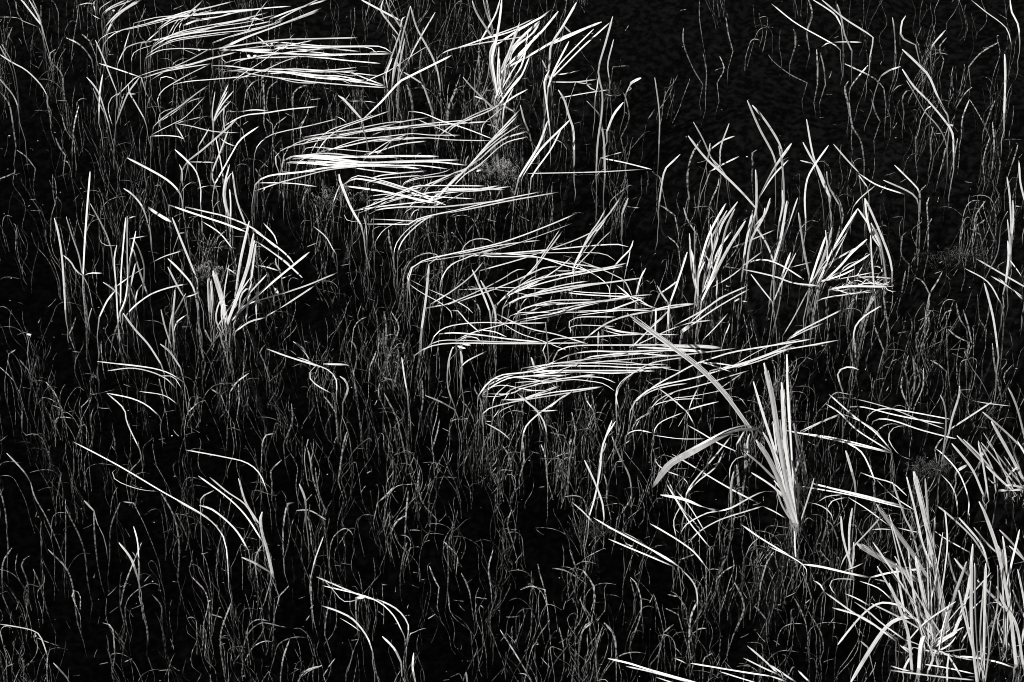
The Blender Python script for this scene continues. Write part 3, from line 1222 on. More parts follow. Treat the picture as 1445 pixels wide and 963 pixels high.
f6 700,320 500,275 300,230 90,190
f5 690,315 400,240 175,205
f5 180,195 300,140 405,97
f4 185,205 400,105
f6 690,300 600,200 480,110 340,-15
f6 690,310 500,190 405,95 320,38
f5 660,260 600,190 500,130 420,100
f5 820,360 740,330 680,250 685,200 720,170 780,165
G arched_right
f5 390,5 500,15 700,70 850,130 990,180
f5 460,58 540,60 700,100 850,130 990,153
f5 560,110 600,80 700,70 1025,127
f6 590,140 640,125 720,140 850,185 1000,225 1060,238
G cross_three
e7 980,360 1000,200 1000,80 980,0 970,-10
e7 1015,220 1040,110 1075,0 1080,-60
e6 1025,185 1140,110 1262,30
s4 940,300 960,260 985,235
G right_tuft
e8 1340,500 1200,360 1065,220
e6 1330,490 1200,340 1100,240
e7 1215,560 1150,410 1035,265
e9 1440,470 1360,320 1260,140
e7 1430,440 1390,320 1350,215
e6 1465,310 1445,300 1330,190 1210,87
e5 1325,440 1290,330 1215,205
e6 1220,330 1270,225
e6 1240,560 1215,400 1185,260
e7 1445,220 1410,80 1380,0 1355,-50
f9 1300,530 1444,525
f9 1240,460 1280,495
f9 1200,340 1225,295
e7 1445,520 1400,505 1340,500
G -
f5 1125,690 1130,580 1080,440 1000,340 940,290
f6 1070,670 1060,570 1030,500 975,440
f9 1065,420 1125,385
G long_low
f7 760,620 600,580 400,530 235,487
f6 740,610 500,550 250,495
f5 800,640 600,590 430,550 190,508
f4 265,605 330,565 420,555
f4 330,640 360,590 440,570
f5 680,730 560,640 450,570
f5 370,740 350,660 290,615 230,600
f5 520,430 600,460 700,490 780,560
f5 610,470 700,560 820,640
G -
f6 600,480 570,400 520,310 430,255
s5 605,690 600,580 590,480
m7 485,480 460,390 435,305
G small_trio
e7 470,980 420,800 408,675
e7 455,900 455,750 472,630
s5 390,810 360,730 330,700
T 1085 723
G small_trio
e6 470,320 480,170
f6 395,340 440,240 560,110 640,20
f4 380,470 345,420 370,380 490,380
f5 430,330 540,285
G big_tuft
e14 860,400 740,320 600,240 500,180
e11 905,375 830,260 720,110 640,0 610,-45
e6 850,260 810,110 770,30 700,-170
e9 920,300 870,180 830,0 780,-200
e13 960,400 930,250 890,60 820,-230
e8 915,300 905,100 885,-190
e14 1020,680 960,420 930,240
e7 930,240 935,100 940,30
e11 940,740 900,600 860,400 830,250
e7 950,740 920,560 900,420
e7 935,700 960,560 1000,300
e10 970,780 1000,640 1060,450 1120,280
e9 1030,720 1080,600 1130,420 1155,180
e7 1000,600 1060,430 1115,290
e8 1055,390 1030,310 1015,230
e7 1130,360 1080,300 1050,260
e6 990,370 1010,180 998,0 995,-10
e7 1160,800 1100,560 1075,440
f8 730,720 600,640 480,570 320,455
f6 315,455 290,410 250,385
f8 720,730 640,670 520,590 360,540
f7 780,730 640,630 560,560 485,508
f8 780,570 740,530 660,512 600,525 530,580 460,660 390,750
f11 880,640 830,600 770,595 700,620 640,680 560,800 465,960
e9 810,900 790,700 750,570 680,400
e7 770,580 740,420 720,290
f5 700,500 620,430 515,390
f5 570,530 500,490 430,460
f5 890,680 850,620 790,575
e12 850,890 860,760 880,700
f7 1090,935 1040,850 1000,800 910,775
e9 810,800 760,760
f6 800,800 740,750
e6 1010,960 1020,800
e8 900,900 930,820 900,740
e7 960,880 940,800
e7 760,900 800,820
f7 690,895 800,910 1000,935 1160,950
f5 690,870 800,900
f5 870,860 1000,880 1160,915
G tall_right
e10 1180,970 1150,700 1145,400 1150,250
e8 1190,950 1170,600 1165,290
e8 1215,930 1220,600 1228,290
e6 1225,960 1260,700 1295,520 1295,300
e6 1100,720 1145,645
f7 1385,880 1300,850 1180,825 1070,815
G edge_tuft
e10 1400,870 1370,600 1340,420 1290,200 1220,0 1190,-60
e9 1440,870 1400,640 1330,520 1290,420
e8 1360,570 1310,520 1180,385
f7 1360,570 1290,510 1230,525
e7 1240,280 1150,140 1000,0 945,-40
e6 1240,300 1200,180 1075,30
e6 1290,230 1160,85
e7 1330,300 1300,190
e7 1345,350 1320,210
e8 1460,620 1380,440
e6 1464,300 1390,190 1305,100
e6 1464,290 1360,190
f5 1140,230 1000,150 930,100
G folded_pair
f8 570,370 450,345 300,310 195,295
f8 575,370 700,340 890,318
f5 215,360 205,310 130,255 0,195
G -
f5 890,120 730,88
f4 580,100 640,95 700,100
m4 340,275 290,215
m5 560,765 520,730
s4 310,780 300,700 250,600
s4 700,480 670,400 600,380
G corner_low
f7 150,960 60,900 0,860
f6 100,960 0,925
f7 230,960 165,895
T 1085 400
G -
s4 870,330 910,240 895,150 910,60
s4 790,700 750,600 755,530
s4 795,700 790,580 770,480 790,410
s4 805,690 825,560 815,410
s4 810,650 855,560 830,450
s4 825,695 870,590 875,480
s4 900,520 870,420 855,340
m5 420,620 400,560 390,510 420,480 470,475 510,490
s5 500,460 520,330 560,190 610,40
s5 490,410 480,300
s4 650,380 590,220
s4 670,210 650,80
s4 1020,560 1010,400 1005,180
m4 1000,165 1035,152
s4 1135,335 1060,300 1015,260
s4 1005,500 960,460 915,435
s4 1150,350 1130,250 1100,150
s4 1120,260 1080,200 1060,110
s4 1230,260 1190,200
s4 1170,300 1190,220 1180,60
m5 1255,660 1200,550 1150,480 1105,385
f4 1085,610 1120,650 1180,670 1280,685 1370,695
m6 1300,420 1280,260 1260,150 1220,0
s5 1320,370 1330,180 1310,100
s5 1320,670 1280,480 1265,340
s4 1380,400 1370,300 1345,265
s4 1380,460 1330,520 1340,570
T 0 400
G mid_left_flat
f5 1040,560 960,510 860,480 700,460 550,442
f5 1000,600 940,540 850,500 740,480 610,495
f4 1030,600 980,530 900,525
f5 900,750 830,690 740,650 605,622
f5 790,940 720,790 700,710 605,622
f4 1010,690 930,635 790,612
G -
m4 1045,820 1060,740 1120,675
m4 920,620 900,540
m4 650,940 650,890 632,835
e5 495,250 505,190 520,140
s4 490,430 490,300 480,100 470,0
s5 470,500 430,380 390,150 370,0
s4 370,780 320,640 260,558
m3 80,555 0,475
s4 130,700 95,600 45,440
m4 160,490 110,430
s3 240,880 200,850 130,850 125,700
m4 460,700 510,648
s4 390,290 430,190
m4 1250,630 1190,595
m4 1300,620 1340,560 1410,508
s4 1355,660 1350,570
f7 150,288 178,292
m4 50,400 90,375
T 360 440
G loop_mid
f5 460,470 460,390 420,335 340,300 210,262 65,210
f5 345,300 240,258
f5 435,465 340,410 305,360 330,320 365,290
f5 550,315 500,298 385,295
G -
m6 495,520 525,440 510,390 480,365
m4 300,265 270,205 215,170
s4 550,160 560,90 590,50 630,30
s4 575,270 570,200 540,165
s5 590,600 570,450 555,330
s4 740,290 740,150 740,60 730,0
s4 770,200 815,90 770,0
m4 650,310 685,225
m5 865,480 845,370 830,260
s5 865,780 870,600 865,480
m4 785,390 720,370
m5 1130,555 1050,510 965,475
s4 930,620 950,500 945,390
s4 860,860 820,680 800,600 730,460
s4 1000,780 1045,610
s5 470,960 500,750 525,670
s4 560,920 530,700 490,590
s4 460,580 390,480
m4 40,750 60,700 120,690
s4 95,960 90,900 150,840
s4 160,750 210,620 205,520
s4 330,960 310,830 295,770
m5 1130,540 1090,420 1095,280 1120,200
T 600 440
G mat_seven
f6 300,480 350,410 430,360 561,344 700,318
f6 360,415 450,370 560,345 700,340
f5 330,460 400,410 480,375 580,365 700,355
f5 355,465 480,465 560,430 700,400 850,370 960,355
f5 480,375 640,365 800,360
f5 325,620 330,570 370,545 480,515 620,490 840,455 1005,425
f5 440,500 560,495 660,460 768,420
f4 400,600 430,560 510,525
f4 380,530 400,470 480,400
f4 440,510 490,430
f4 385,600 420,550
f4 590,560 750,558
f6 690,700 670,620 620,550 520,460
f6 550,720 570,650 640,580 740,510 835,445
f5 490,735 430,680 340,630
f3 380,622 345,620
G -
s5 560,840 550,720
m4 270,600 240,540 210,510
m4 310,490 280,440 285,405
m5 955,560 910,500 905,455
m4 690,930 680,820 655,750
m4 785,700 710,685
m4 740,665 690,640
f9 818,750 828,720
m3 850,690 830,570
s5 490,930 480,830 440,760
s4 1085,620 1080,480
T 0 600 2.652
G long_lone
f5 855,560 840,430 780,350 600,245 440,150 275,63
f5 850,440 790,360 665,285
f3 600,250 520,240 440,210 420,180 440,160
G spray_low
f7 930,470 880,390 800,320 745,300
f6 965,380 920,300 850,250 785,195
f6 985,440 920,340 850,270 742,190
e6 970,370 920,290 893,200
e9 1020,560 1000,470 980,400 975,350 982,325
m4 750,300 755,270 800,245
m6 1010,550 950,515 905,495
G -
f5 1000,250 970,180 920,140 840,120 695,93
s6 1060,480 1060,380 1075,300 1100,290
m6 1145,310 1140,270 1120,220
s4 1165,440 1150,340
m4 1110,320 1160,320 1220,355
m5 115,215 90,175 25,105
s4 215,440 170,340 130,270 115,215
s4 245,520 245,280
s4 330,600 310,450 245,310
m5 350,320 315,282
s4 365,520 350,320
s4 410,500 415,380 450,290
m4 500,292 460,287
m5 520,540 515,440 500,380
m6 515,570 490,500 445,440
s4 450,680 470,590 530,440
s4 180,710 150,600 125,540
s4 100,720 105,600 80,520 110,490
s4 30,460 20,330 0,240
s4 10,640 10,520 45,460
s4 290,740 260,560 180,465
s4 270,640 280,615 300,640 300,690
s4 155,460 155,360
f5 180,870 150,790 110,765 0,745
s4 175,920 178,860
m5 250,945 200,890
s3 0,950 35,885
s5 550,860 550,760 520,640
s4 430,860 420,760 385,740
s4 465,820 430,770
s4 600,740 605,680 570,635
s4 785,780 775,640 720,570
s4 840,940 825,790 865,665
m4 830,720 790,708
s4 880,900 870,660 850,540
s4 1050,940 1060,870 1085,800
m4 1120,950 1155,920 1205,900
m4 1045,640 1080,603
s5 965,600 955,500 980,450
m5 1165,560 1180,500 1210,418
s5 1165,660 1160,560
s4 665,580 670,450 650,340 600,250
s4 730,560 700,420 660,330
T 400 643 3.008
G pair_bottom
f6 525,780 530,720 490,660 420,620 330,595 140,515
f5 510,760 460,670 370,605 170,553
f4 340,605 260,620 210,570 165,520
f9 310,605 350,600
G -
f7 380,840 355,770 300,700 240,665 165,638
f3 330,750 290,720 240,690
s5 520,930 515,780
s4 405,960 380,840
s4 175,760 180,690 190,650
m6 500,880 470,820 420,768
m6 560,960 548,900 553,838
m4 60,955 100,910 160,893
s4 170,935 220,860
s5 495,510 510,420 525,370
s4 515,370 520,250 530,150
s4 455,330 480,280 520,255
s4 400,200 470,130
s4 405,350 380,230 370,150
s4 195,270 150,160 135,50
s4 650,270 590,200 570,120 580,60
s4 660,560 620,470
s4 695,590 700,480 695,380
s4 740,430 680,365
s4 790,580 755,500
s4 880,560 870,480 890,400
s4 970,360 950,290 970,230
m4 1050,950 990,850 920,740
s4 1075,940 1070,800 1130,700
s4 1190,820 1170,730
s4 1280,540 1200,490 1140,478
s4 1110,570 1050,555 1005,570
s4 1100,540 1080,460
s4 1250,880 1270,740 1310,705
s4 1415,850 1400,760 1360,710
s4 1330,920 1330,800 1355,730
s4 1245,490 1215,400
s4 1320,560 1275,490
m4 1310,690 1260,610
m5 780,960 775,920
T 800 723
G float_lower
f6 740,540 735,450 710,390 650,325
G bottom_flat
f7 800,985 480,895 350,855 232,828
f6 720,970 480,905 335,872
f6 640,975 505,933
f5 1100,975 865,902
f5 690,865 605,825
G corner_low
f6 1200,935 1000,905 850,880 700,855
f7 1210,930 1130,850 1020,755
f6 1200,920 1110,880 1000,825
f5 1230,960 1210,900
G -
s5 690,760 700,600 740,500
m5 850,410 820,350 785,306
m4 850,380 890,335 950,300
m4 640,270 720,240
s4 350,770 420,560 400,420 360,370
s4 470,880 470,640 490,460
s4 555,890 550,720 535,620 495,470
m4 630,580 560,545
m4 550,680 605,635
m4 640,480 570,465
s4 710,690 750,660 790,658
s5 940,700 1000,560 990,480 950,400
s4 1095,410 1130,290 1170,225
m4 1130,610 1060,530
s4 1385,490 1330,340
s4 1350,620 1290,490
s4 860,850 870,720
s4 770,900 775,830 830,795
s4 60,880 80,690 150,620
s4 280,880 270,700 210,625
s4 170,920 165,780 205,640
s4 120,780 115,690
s4 150,560 160,490
s4 120,600 75,490
s4 160,480 140,400 90,330
s4 385,490 360,380
T 0 0 1
G -
f4 912,239 840,243 745,245
"""

# ------------------------------------------------------------------ the setting
def box(name, x0, x1, y0, y1, z0, z1, m):
    v = [(x, y, z) for z in (z0, z1) for (x, y) in ((x0, y0), (x1, y0), (x1, y1), (x0, y1))]
    f = [(0, 3, 2, 1), (4, 5, 6, 7), (0, 1, 5, 4), (1, 2, 6, 5), (2, 3, 7, 6), (3, 0, 4, 7)]
    return mesh_object(name, v, f, m, smooth=False)

water = box('water', -300, 300, -300, 300, -1.5, 0.0, water_material())
water['kind'] = 'structure'
def bed_depth(x, y):
    shelf = 0.37 / (1 + math.exp(max(-30, min(30, -(0.9 * x + 1.3 * y - 1.55) * 2.4))))
    lumps = 0.022 * math.sin(7 * x + 2 * y) * math.sin(9 * y - 3 * x) + 0.016 * math.sin(17 * x + 3 * math.sin(9 * y)) * math.sin(37 * y + 3 * math.sin(11 * x)) + 0.010 * math.sin(41 * x + 5 * math.sin(13 * y)) * math.sin(61 * y + 2 * math.sin(19 * x))
    return -1.02 + shelf + lumps

n = 240
gx = [math.copysign(abs(q) ** 5 * 305 + abs(q) * 2.6, q) for q in np.linspace(-1, 1, n)]
bv = [(x, y, bed_depth(x, y)) for y in gx for x in gx]
bf = [(j * n + i, j * n + i + 1, (j + 1) * n + i + 1, (j + 1) * n + i) for j in range(n - 1) for i in range(n - 1)]
bed = mesh_object('pond_bed', bv, bf, bed_material())
bed['kind'] = 'structure'

# ------------------------------------------------------------------ leaves
HF = Vector((FWD.x, FWD.y, 0)).normalized()

def px_width(w):
    return w * (0.44 if w <= 8 else 0.44 + 0.015 * (w - 8)) if w < 12 else w * 0.47

def world_path(kind, pts2, wide, clump=False):
    """Turn the run of a leaf into 3-D: lying leaves on the water, standing ones in an upright plane over their foot, sunken ones below."""
    n = len(pts2)
    out = []
    yaw = rng.uniform(-0.45, 0.45)
    nrm = Vector((HF.x * math.cos(yaw) - HF.y * math.sin(yaw), HF.x * math.sin(yaw) + HF.y * math.cos(yaw), rng.uniform(-0.12, 0.12)))
    if kind == 'f':
        lift = rng.uniform(0.003, 0.022)
        sag = rng.uniform(0.0, 0.012)
        for i, (u, v) in enumerate(pts2):
            t = i / (n - 1)
            dip = max(0.0, 1 - t / 0.15)
            z = lift + sag * math.sin(math.pi * t) - (0.020 + lift) * dip ** 1.7
            out.append(on_level(u, v, z))
        dl = rng.uniform(0.08, 0.2)
        d0 = (out[1] - out[0]).normalized()
        down = [out[0] + Vector((d0.x, d0.y, 0)) * (-0.3 * dl * q * (1 - 0.5 * q)) + Vector((rng.uniform(-.003, .003), 0, -dl * q)) for q in (1.0, 0.7, 0.42, 0.18)]
        return down + out, 4
    elif kind == 'a':
        for i, (u, v) in enumerate(pts2):
            t = i / (n - 1)
            out.append(on_level(u, v, 0.02 + 0.16 * math.sin(math.pi * min(1, t * 1.02)) ** 0.8))
    elif kind == 'e' or kind == 'm':
        z0 = -0.004 if kind == 'e' else -0.03 if wide else -0.055
        b = on_level(pts2[0][0], pts2[0][1], z0)
        for u, v in pts2:
            p = on_plane(u, v, b, nrm)
            lim = z0 if kind == 'm' else -0.004
            if p.z < lim:
                p = on_level(u, v, lim)
            out.append(p)
        down = []
        dl = rng.uniform(0.10, 0.24) * (0.22 if clump else 1.0)
        d0 = (out[1] - out[0]).normalized()
        for k in range(4, 0, -1):
            q = k / 4
            side = Vector((d0.x, d0.y, 0)) * (-0.35 * dl * q * (1 - 0.4 * q))
            down.append(out[0] + side + Vector((rng.uniform(-.004, .004), rng.uniform(-.004, .004), -dl * q)))
        return down + out, 4
    else:
        top = on_level(pts2[-1][0], pts2[-1][1], -0.012)
        for u, v in pts2:
            p = on_plane(u, v, top, nrm)
            if p.z > -0.008:
                p = on_level(u, v, -0.008)
            out.append(p)
        wob = rng.uniform(0, 6)
        b = out[0]
        down = [b + Vector((0.012 * math.sin(wob + k), 0, -0.06 * k)) for k in (2, 1)]
        return down + out, 2
    return out, 0

def parse():
    tile = (0.0, 0.0, 4.011)
    grp = '-'
    recs = []
    for line in TRACES.strip().split('\n'):
        c = line.split()
        if c[0] == 'T':
            tile = (float(c[1]), float(c[2]), float(c[3]) if len(c) > 3 else 4.011)
        elif c[0] == 'G':
            grp = c[1]
        else:
            pts = [tuple(float(q) for q in p.split(',')) for p in c[1:]]
            recs.append((grp, c[0][0], float(c[0][1:]), [(tile[0] + x / tile[2], tile[1] + y / tile[2]) for x, y in pts]))
    return recs

def make_blade(name, kind, w, pts, m, parent, loc=None, toward=0.0, short=False):
    length = sum(math.dist(pts[i], pts[i + 1]) for i in range(len(pts) - 1))
    n = max(5, min(18, int(length / 11) + 3))
    p2, _ = spline(pts, n)
    path, extra = world_path(kind, p2, w >= 5, m == M_RUSH or w >= 9 or short)
    if toward:
        path = [p + (CAM - p).normalized() * toward for p in path]
    depth = (path[len(path) // 2] - CAM).dot(FWD) / DIST
    base_w = px_width(w) * MPP * depth * (0.78 if kind == 'f' and w < 9 else 1.18 if kind == 's' else 1.1 if kind == 'm' else 1.0)
    N = len(path)
    ws = []
    taper = min(0.30, 8.0 / max(length, 30.0)) if w < 9 else 0.18
    if w == 13 and kind == 'e' and length > 240:
        taper = 0.8
        base_w *= 0.78
    if w >= 9 and length < 26:
        taper = 0.6
    ph = rng.uniform(0, 6.3)
    for i in range(N):
        t = max(0.0, (i - extra) / (N - 1 - extra))
        k = 1.0
        if t > 1 - taper:
            q = (t - 1 + taper) / taper
            k = (1 - q ** 2.2) * 0.55 + 0.45
        if kind == 'a':
            k = 1.6 * (0.26 + 1.0 * t ** 1.3) * (1.0 if t < 0.8 else 1 - 0.85 * ((t - 0.8) / 0.2) ** 1.5)
        if t < 0.2 and w < 9:
            k *= 0.82 + 0.18 * t / 0.2
        if i < extra:
            k *= (0.55 if w < 9 else 0.32) if kind != 'f' else 0.46
        k *= 1 + 0.05 * math.sin(ph + 9 * t)
        ws.append(base_w * k)
    roll = Vector((rng.uniform(-.55, .55), rng.uniform(-.3, .3), rng.uniform(-.2, .4)))
    if loc is None:
        loc = path[extra].copy()
    V, F, U = blade(path, ws, 0.20 if w < 9 else 0.17, roll, loc, 0.15)
    o = mesh_object(name, V, F, m, parent, U, True, (0, 2) if w < 8 else (0, 1, 2))
    if parent is None:
        o.location = loc
    return o

RECS = parse()
groups = {}
singles = []
for g, k, w, pts in RECS:
    if g == '-':
        singles.append((k, w, pts))
    else:
        groups.setdefault(g, []).append((k, w, pts))

RUSH = {'rush_mid', 'big_tuft', 'tall_right', 'edge_tuft', 'right_tuft', 'big_fan', 'broken_wide'}
tufts = {}
for g, bl in groups.items():
    name, label, cat, grp, short = TUFTS[g]
    bases = [on_level(p[0][0], p[0][1], 0.0) for k, w, p in bl]
    loc = sum(bases, Vector()) / len(bases)
    tufts[g] = thing(name, loc, label, cat, grp)
    for k, w, pts in bl:
        m = M_RUSH if g in RUSH else M_LEAF
        if k == 's':
            m = M_STEM
        if w == 14 or (g, w) in (('big_fan', 11), ('broken_wide', 13)) or k == 'a':
            m = M_DULL
        st = rng.getstate()
        make_blade('leaf' if k != 's' else 'stem', k, w, pts, m, tufts[g], loc)
        if g.startswith('mat_') and k == 'f' and 4 <= w <= 7 and rng.random() < 0.65:     # a thinner neighbour in the mat
            d = Vector((pts[-1][0] - pts[0][0], pts[-1][1] - pts[0][1]))
            if d.length > 55:
                nx, ny = -d.y / d.length, d.x / d.length
                o0, o1 = rng.uniform(-7, 7), rng.gauss(0, 12)
                c0, c1 = rng.uniform(-0.06, 0.10), rng.uniform(-0.25, 0.02)
                cp = []
                for i, (x, y) in enumerate(pts):
                    t = i / (len(pts) - 1)
                    o_ = o0 + (o1 - o0) * t
                    sh = c0 + (c1 - c0) * t
                    cp.append((x + nx * o_ + d.x * sh, y + ny * o_ + d.y * sh))
                make_blade('leaf', 'f', w * rng.uniform(0.6, 0.85), cp, M_LEAF, tufts[g], loc)
        if w >= 11 and k != 'f':                 # pale split strands standing proud along a broad leaf; the arched leaf's imitates a lit rim
            nd = Vector((pts[0][1] - pts[-1][1], pts[-1][0] - pts[0][0])).normalized()
            for off, sw, t0, t1 in (((0.50, 5.0, 0.0, 0.8),) if k == 'a' else ((-0.27, 4.0, 0.05, 0.99), (0.16, 3.4, 0.0, 0.93), (0.36, 3.0, 0.2, 0.97))):
                q, _ = spline(pts, 21)
                i0, i1 = int(20 * t0), int(20 * t1)
                sp = [(q[i][0] + nd.x * off * w * 0.7, q[i][1] + nd.y * off * w * 0.7) for i in range(i0, i1 + 1, 3)]
                after = rng.getstate()
                rng.setstate(st)
                make_blade('strand_lit_rim', k, sw, sp, M_LEAF, tufts[g], loc, toward=0.006) if k != 'a' else make_blade('strand_lit_rim', 'a', sw, sp, M_LEAF, tufts[g], loc, toward=0.012)
                rng.setstate(after)

# the inner leaves of the dense clumps and the curls of the tangle
def fill(g, base, spread, tips, n, w0, w1, kind='e', m=M_LEAF):
    bx, by = base
    for i in range(n):
        x0, y0 = bx + rng.gauss(0, spread), by + rng.gauss(0, spread * 0.35)
        x1, y1 = rng.uniform(tips[0], tips[2]), rng.uniform(tips[1], tips[3])
        mx, my = x0 * 0.55 + x1 * 0.45 + rng.gauss(0, 5), y0 * 0.52 + y1 * 0.48
        x1 = x0 + (x1 - x0) * rng.uniform(0.7, 1.1)
        make_blade('leaf', kind, rng.uniform(w0, w1), [(x0, y0), (mx, my), (x1, y1)], m, tufts[g], tufts[g].location.copy(), short=True)

fill('big_tuft', (1318, 908), 12, (1190, 710, 1410, 870), 15, 3.6, 6.5)
fill('big_tuft', (1308, 915), 16, (1230, 840, 1390, 935), 12, 3.6, 6.5)
fill('edge_tuft', (1425, 915), 10, (1380, 740, 1450, 860), 8, 4, 7)
fill('tall_right', (1384, 958), 7, (1362, 800, 1402, 900), 4, 4, 7)
fill('rush_mid', (1118, 728), 5, (1062, 590, 1128, 690), 9, 4.5, 7)
fill('big_fan', (318, 457), 7, (300, 360, 380, 430), 4, 3.5, 6)
fill('sheaf_mid', (993, 418), 7, (965, 300, 1040, 370), 5, 3.5, 5.5)
fill('fan_right', (1150, 402), 5, (1160, 320, 1222, 380), 4, 3.5, 5.5)
fill('tuft_y', (704, 140), 6, (690, 30, 770, 100), 8, 4, 6)
fill('right_tuft', (1432, 692), 9, (1370, 610, 1444, 670), 8, 4, 7)
for i in range(34):
    x, y, a, r = rng.uniform(1190, 1258), rng.gauss(401, 6), rng.uniform(0, 6.3), rng.uniform(8, 26)
    c = rng.uniform(-1.6, 1.6)
    run = [(x, y)]
    for k in range(4):
        x, y = x + 0.33 * r * math.cos(a), y + 0.2 * r * math.sin(a)
        a += c * 0.5
        run.append((x, y))
    make_blade('curl', 'f', rng.uniform(2.4, 3.8), run, M_LEAF, tufts['tangle_right'], tufts['tangle_right'].location.copy())

# pale seed heads caught on the topmost mat
def lump(name, u, v, r_px, parent, m):
    c = on_level(u, v, 0.022)
    loc = parent.location if parent is not None else c
    V, F, U = [], [], []
    for k in range(3):
        cc = c + Vector((rng.uniform(-1, 1), rng.uniform(-1, 1), 0.3 * k)) * (r_px * MPP * 0.45) - loc
        r = r_px * MPP * rng.uniform(0.55, 0.8)
        b = len(V)
        for i in range(1, 5):
            for j in range(8):
                th, ph = math.pi * i / 5, 2 * math.pi * j / 8
                rr = r * rng.uniform(0.85, 1.12)
                V.append(cc + Vector((rr * math.sin(th) * math.cos(ph) * 1.25, rr * math.sin(th) * math.sin(ph), rr * math.cos(th) * 0.8)))
                U.append((j / 8, i * 0.01))
        for i in range(3):
            for j in range(8):
                F.append((b + i * 8 + j, b + i * 8 + (j + 1) % 8, b + (i + 1) * 8 + (j + 1) % 8, b + (i + 1) * 8 + j))
        F.append(tuple(b + j for j in range(7, -1, -1)))
        F.append(tuple(b + 24 + j for j in range(8)))
    return mesh_object(name, V, F, m, parent, U)

for u, v, r in ((281, 71, 2.6), (352, 80, 3.2), (360, 80, 3.0), (376, 60, 2.6), (383, 62, 2.4), (161, 15, 2.2)):
    lump('seed_head', u, v, r, tufts['mat_one'], M_LEAF)

# ------------------------------------------------------------------ single leaves and stems, each its own thing
def centre(pts):
    return (sum(p[0] for p in pts) / len(pts), sum(p[1] for p in pts) / len(pts))

anchor = {}
for g, bl in groups.items():
    cs = [centre(p) for k, w, p in bl]
    anchor[g] = centre(cs)
    for u, v in cs:
        pass
group_pts = {g: [p for k, w, q in bl for p in q] for g, bl in groups.items()}

def describe(kind, w, pts):
    """What sets a single leaf apart: its size, its run, and which tuft it stands by."""
    (u0, v0), (u1, v1) = pts[0], pts[-1]
    L = sum(math.dist(pts[i], pts[i + 1]) for i in range(len(pts) - 1))
    chord = math.dist(pts[0], pts[-1])
    size = 'very short' if L < 16 else 'short' if L < 32 else 'medium' if L < 60 else 'long' if L < 100 else 'very long'
    bend = 'curled' if chord < 0.8 * L else 'bowed' if chord < 0.965 * L else 'straight'
    du, dv = u1 - u0, v0 - v1
    ang = math.degrees(math.atan2(du, dv))
    run = 'upright' if abs(ang) < 9 else ('leaning ' + ('right' if ang > 0 else 'left')) if abs(ang) < 50 else ('pointing ' + ('right' if ang > 0 else 'left'))
    c = centre(pts)
    best = sorted((min(math.dist(c, p) for p in gp), g) for g, gp in group_pts.items())
    return size, bend, run, c, best

KIND = {'s': ('submerged_stem', 'stem', 'submerged stems in the dark water', 'submerged stem'),
        'm': ('water_stem', 'stem', 'single thin stems standing in the dark water', 'thin stem'),
        'f': ('floating_leaf', 'leaf', 'single leaves lying on the water', 'floating leaf'),
        'e': ('standing_leaf', 'leaf', 'single leaves standing in the water', 'standing leaf')}

def side_word(c, a):
    dx, dy = c[0] - a[0], c[1] - a[1]
    v = 'below' if dy > 0 else 'above'
    h = 'right of' if dx > 0 else 'left of'
    if abs(dx) < 0.5 * abs(dy):
        return v
    if abs(dy) < 0.5 * abs(dx):
        return h
    return v + ' and ' + h

def grid_word(c):
    col = ('far left', 'left', 'middle', 'right', 'far right')[min(4, int(c[0] / PW * 5))]
    row = ('top', 'upper', 'middle', 'lower', 'bottom')[min(4, int(c[1] / PH * 5))]
    return row, col

info = [describe(*s) for s in singles]
used = {}
labels = []
for (k, w, pts), (size, bend, run, c, best) in zip(singles, info):
    noun = KIND[k][3]
    lab = None
    for d, g in best[:5]:
        short = TUFTS[g][4]
        rel = side_word(c, anchor[g])
        for body in (f'{size} {bend} {noun} {run}', f'{size} {bend} {noun} {run} and {"thin" if w < 4.5 else "stout"}'):
            t = f'{body}, {rel} the {short}'
            if t not in used and len(t.replace(',', '').split()) <= 16:
                lab = t
                break
        if lab:
            break
    if lab is None:
        lab = f'{size} {bend} {noun} {run} beside the {TUFTS[best[0][1]][4]}'
    used[lab] = 1
    labels.append(lab)

for (k, w, pts), lab in zip(singles, labels):
    name, cat, grp, _ = KIND[k]
    m = {'s': M_STEM, 'm': M_STEM, 'f': M_LEAF, 'e': M_LEAF}[k]
    if k == 'm' and w >= 5:
        m = M_LEAF
    tag(make_blade(name, k, w, pts, m, None), lab, cat, grp)

# ------------------------------------------------------------------ the mass of thin grass below the surface
def density(u, v):
    gx, gy = u / PW * (len(DENS[0]) - 1), v / PH * (len(DENS) - 1)
    gx, gy = min(max(gx, 0), len(DENS[0]) - 1.001), min(max(gy, 0), len(DENS) - 1.001)
    i, j = int(gx), int(gy)
    a, b = gx - i, gy - j
    D = lambda y, x: int(DENS[y][x]) / 9.0
    return (D(j, i) * (1 - a) + D(j, i + 1) * a) * (1 - b) + (D(j + 1, i) * (1 - a) + D(j + 1, i + 1) * a) * b

DENS = ['688878677421123333',
        '788998899832112444',
        '799999998843223455',
        '578999999965434555',
        '357999999976655545',
        '445888999987754332',
        '566789999999865445',
        '566778999999976677',
        '566777889999988888',
        '667766667889988888',
        '677766555678888888']

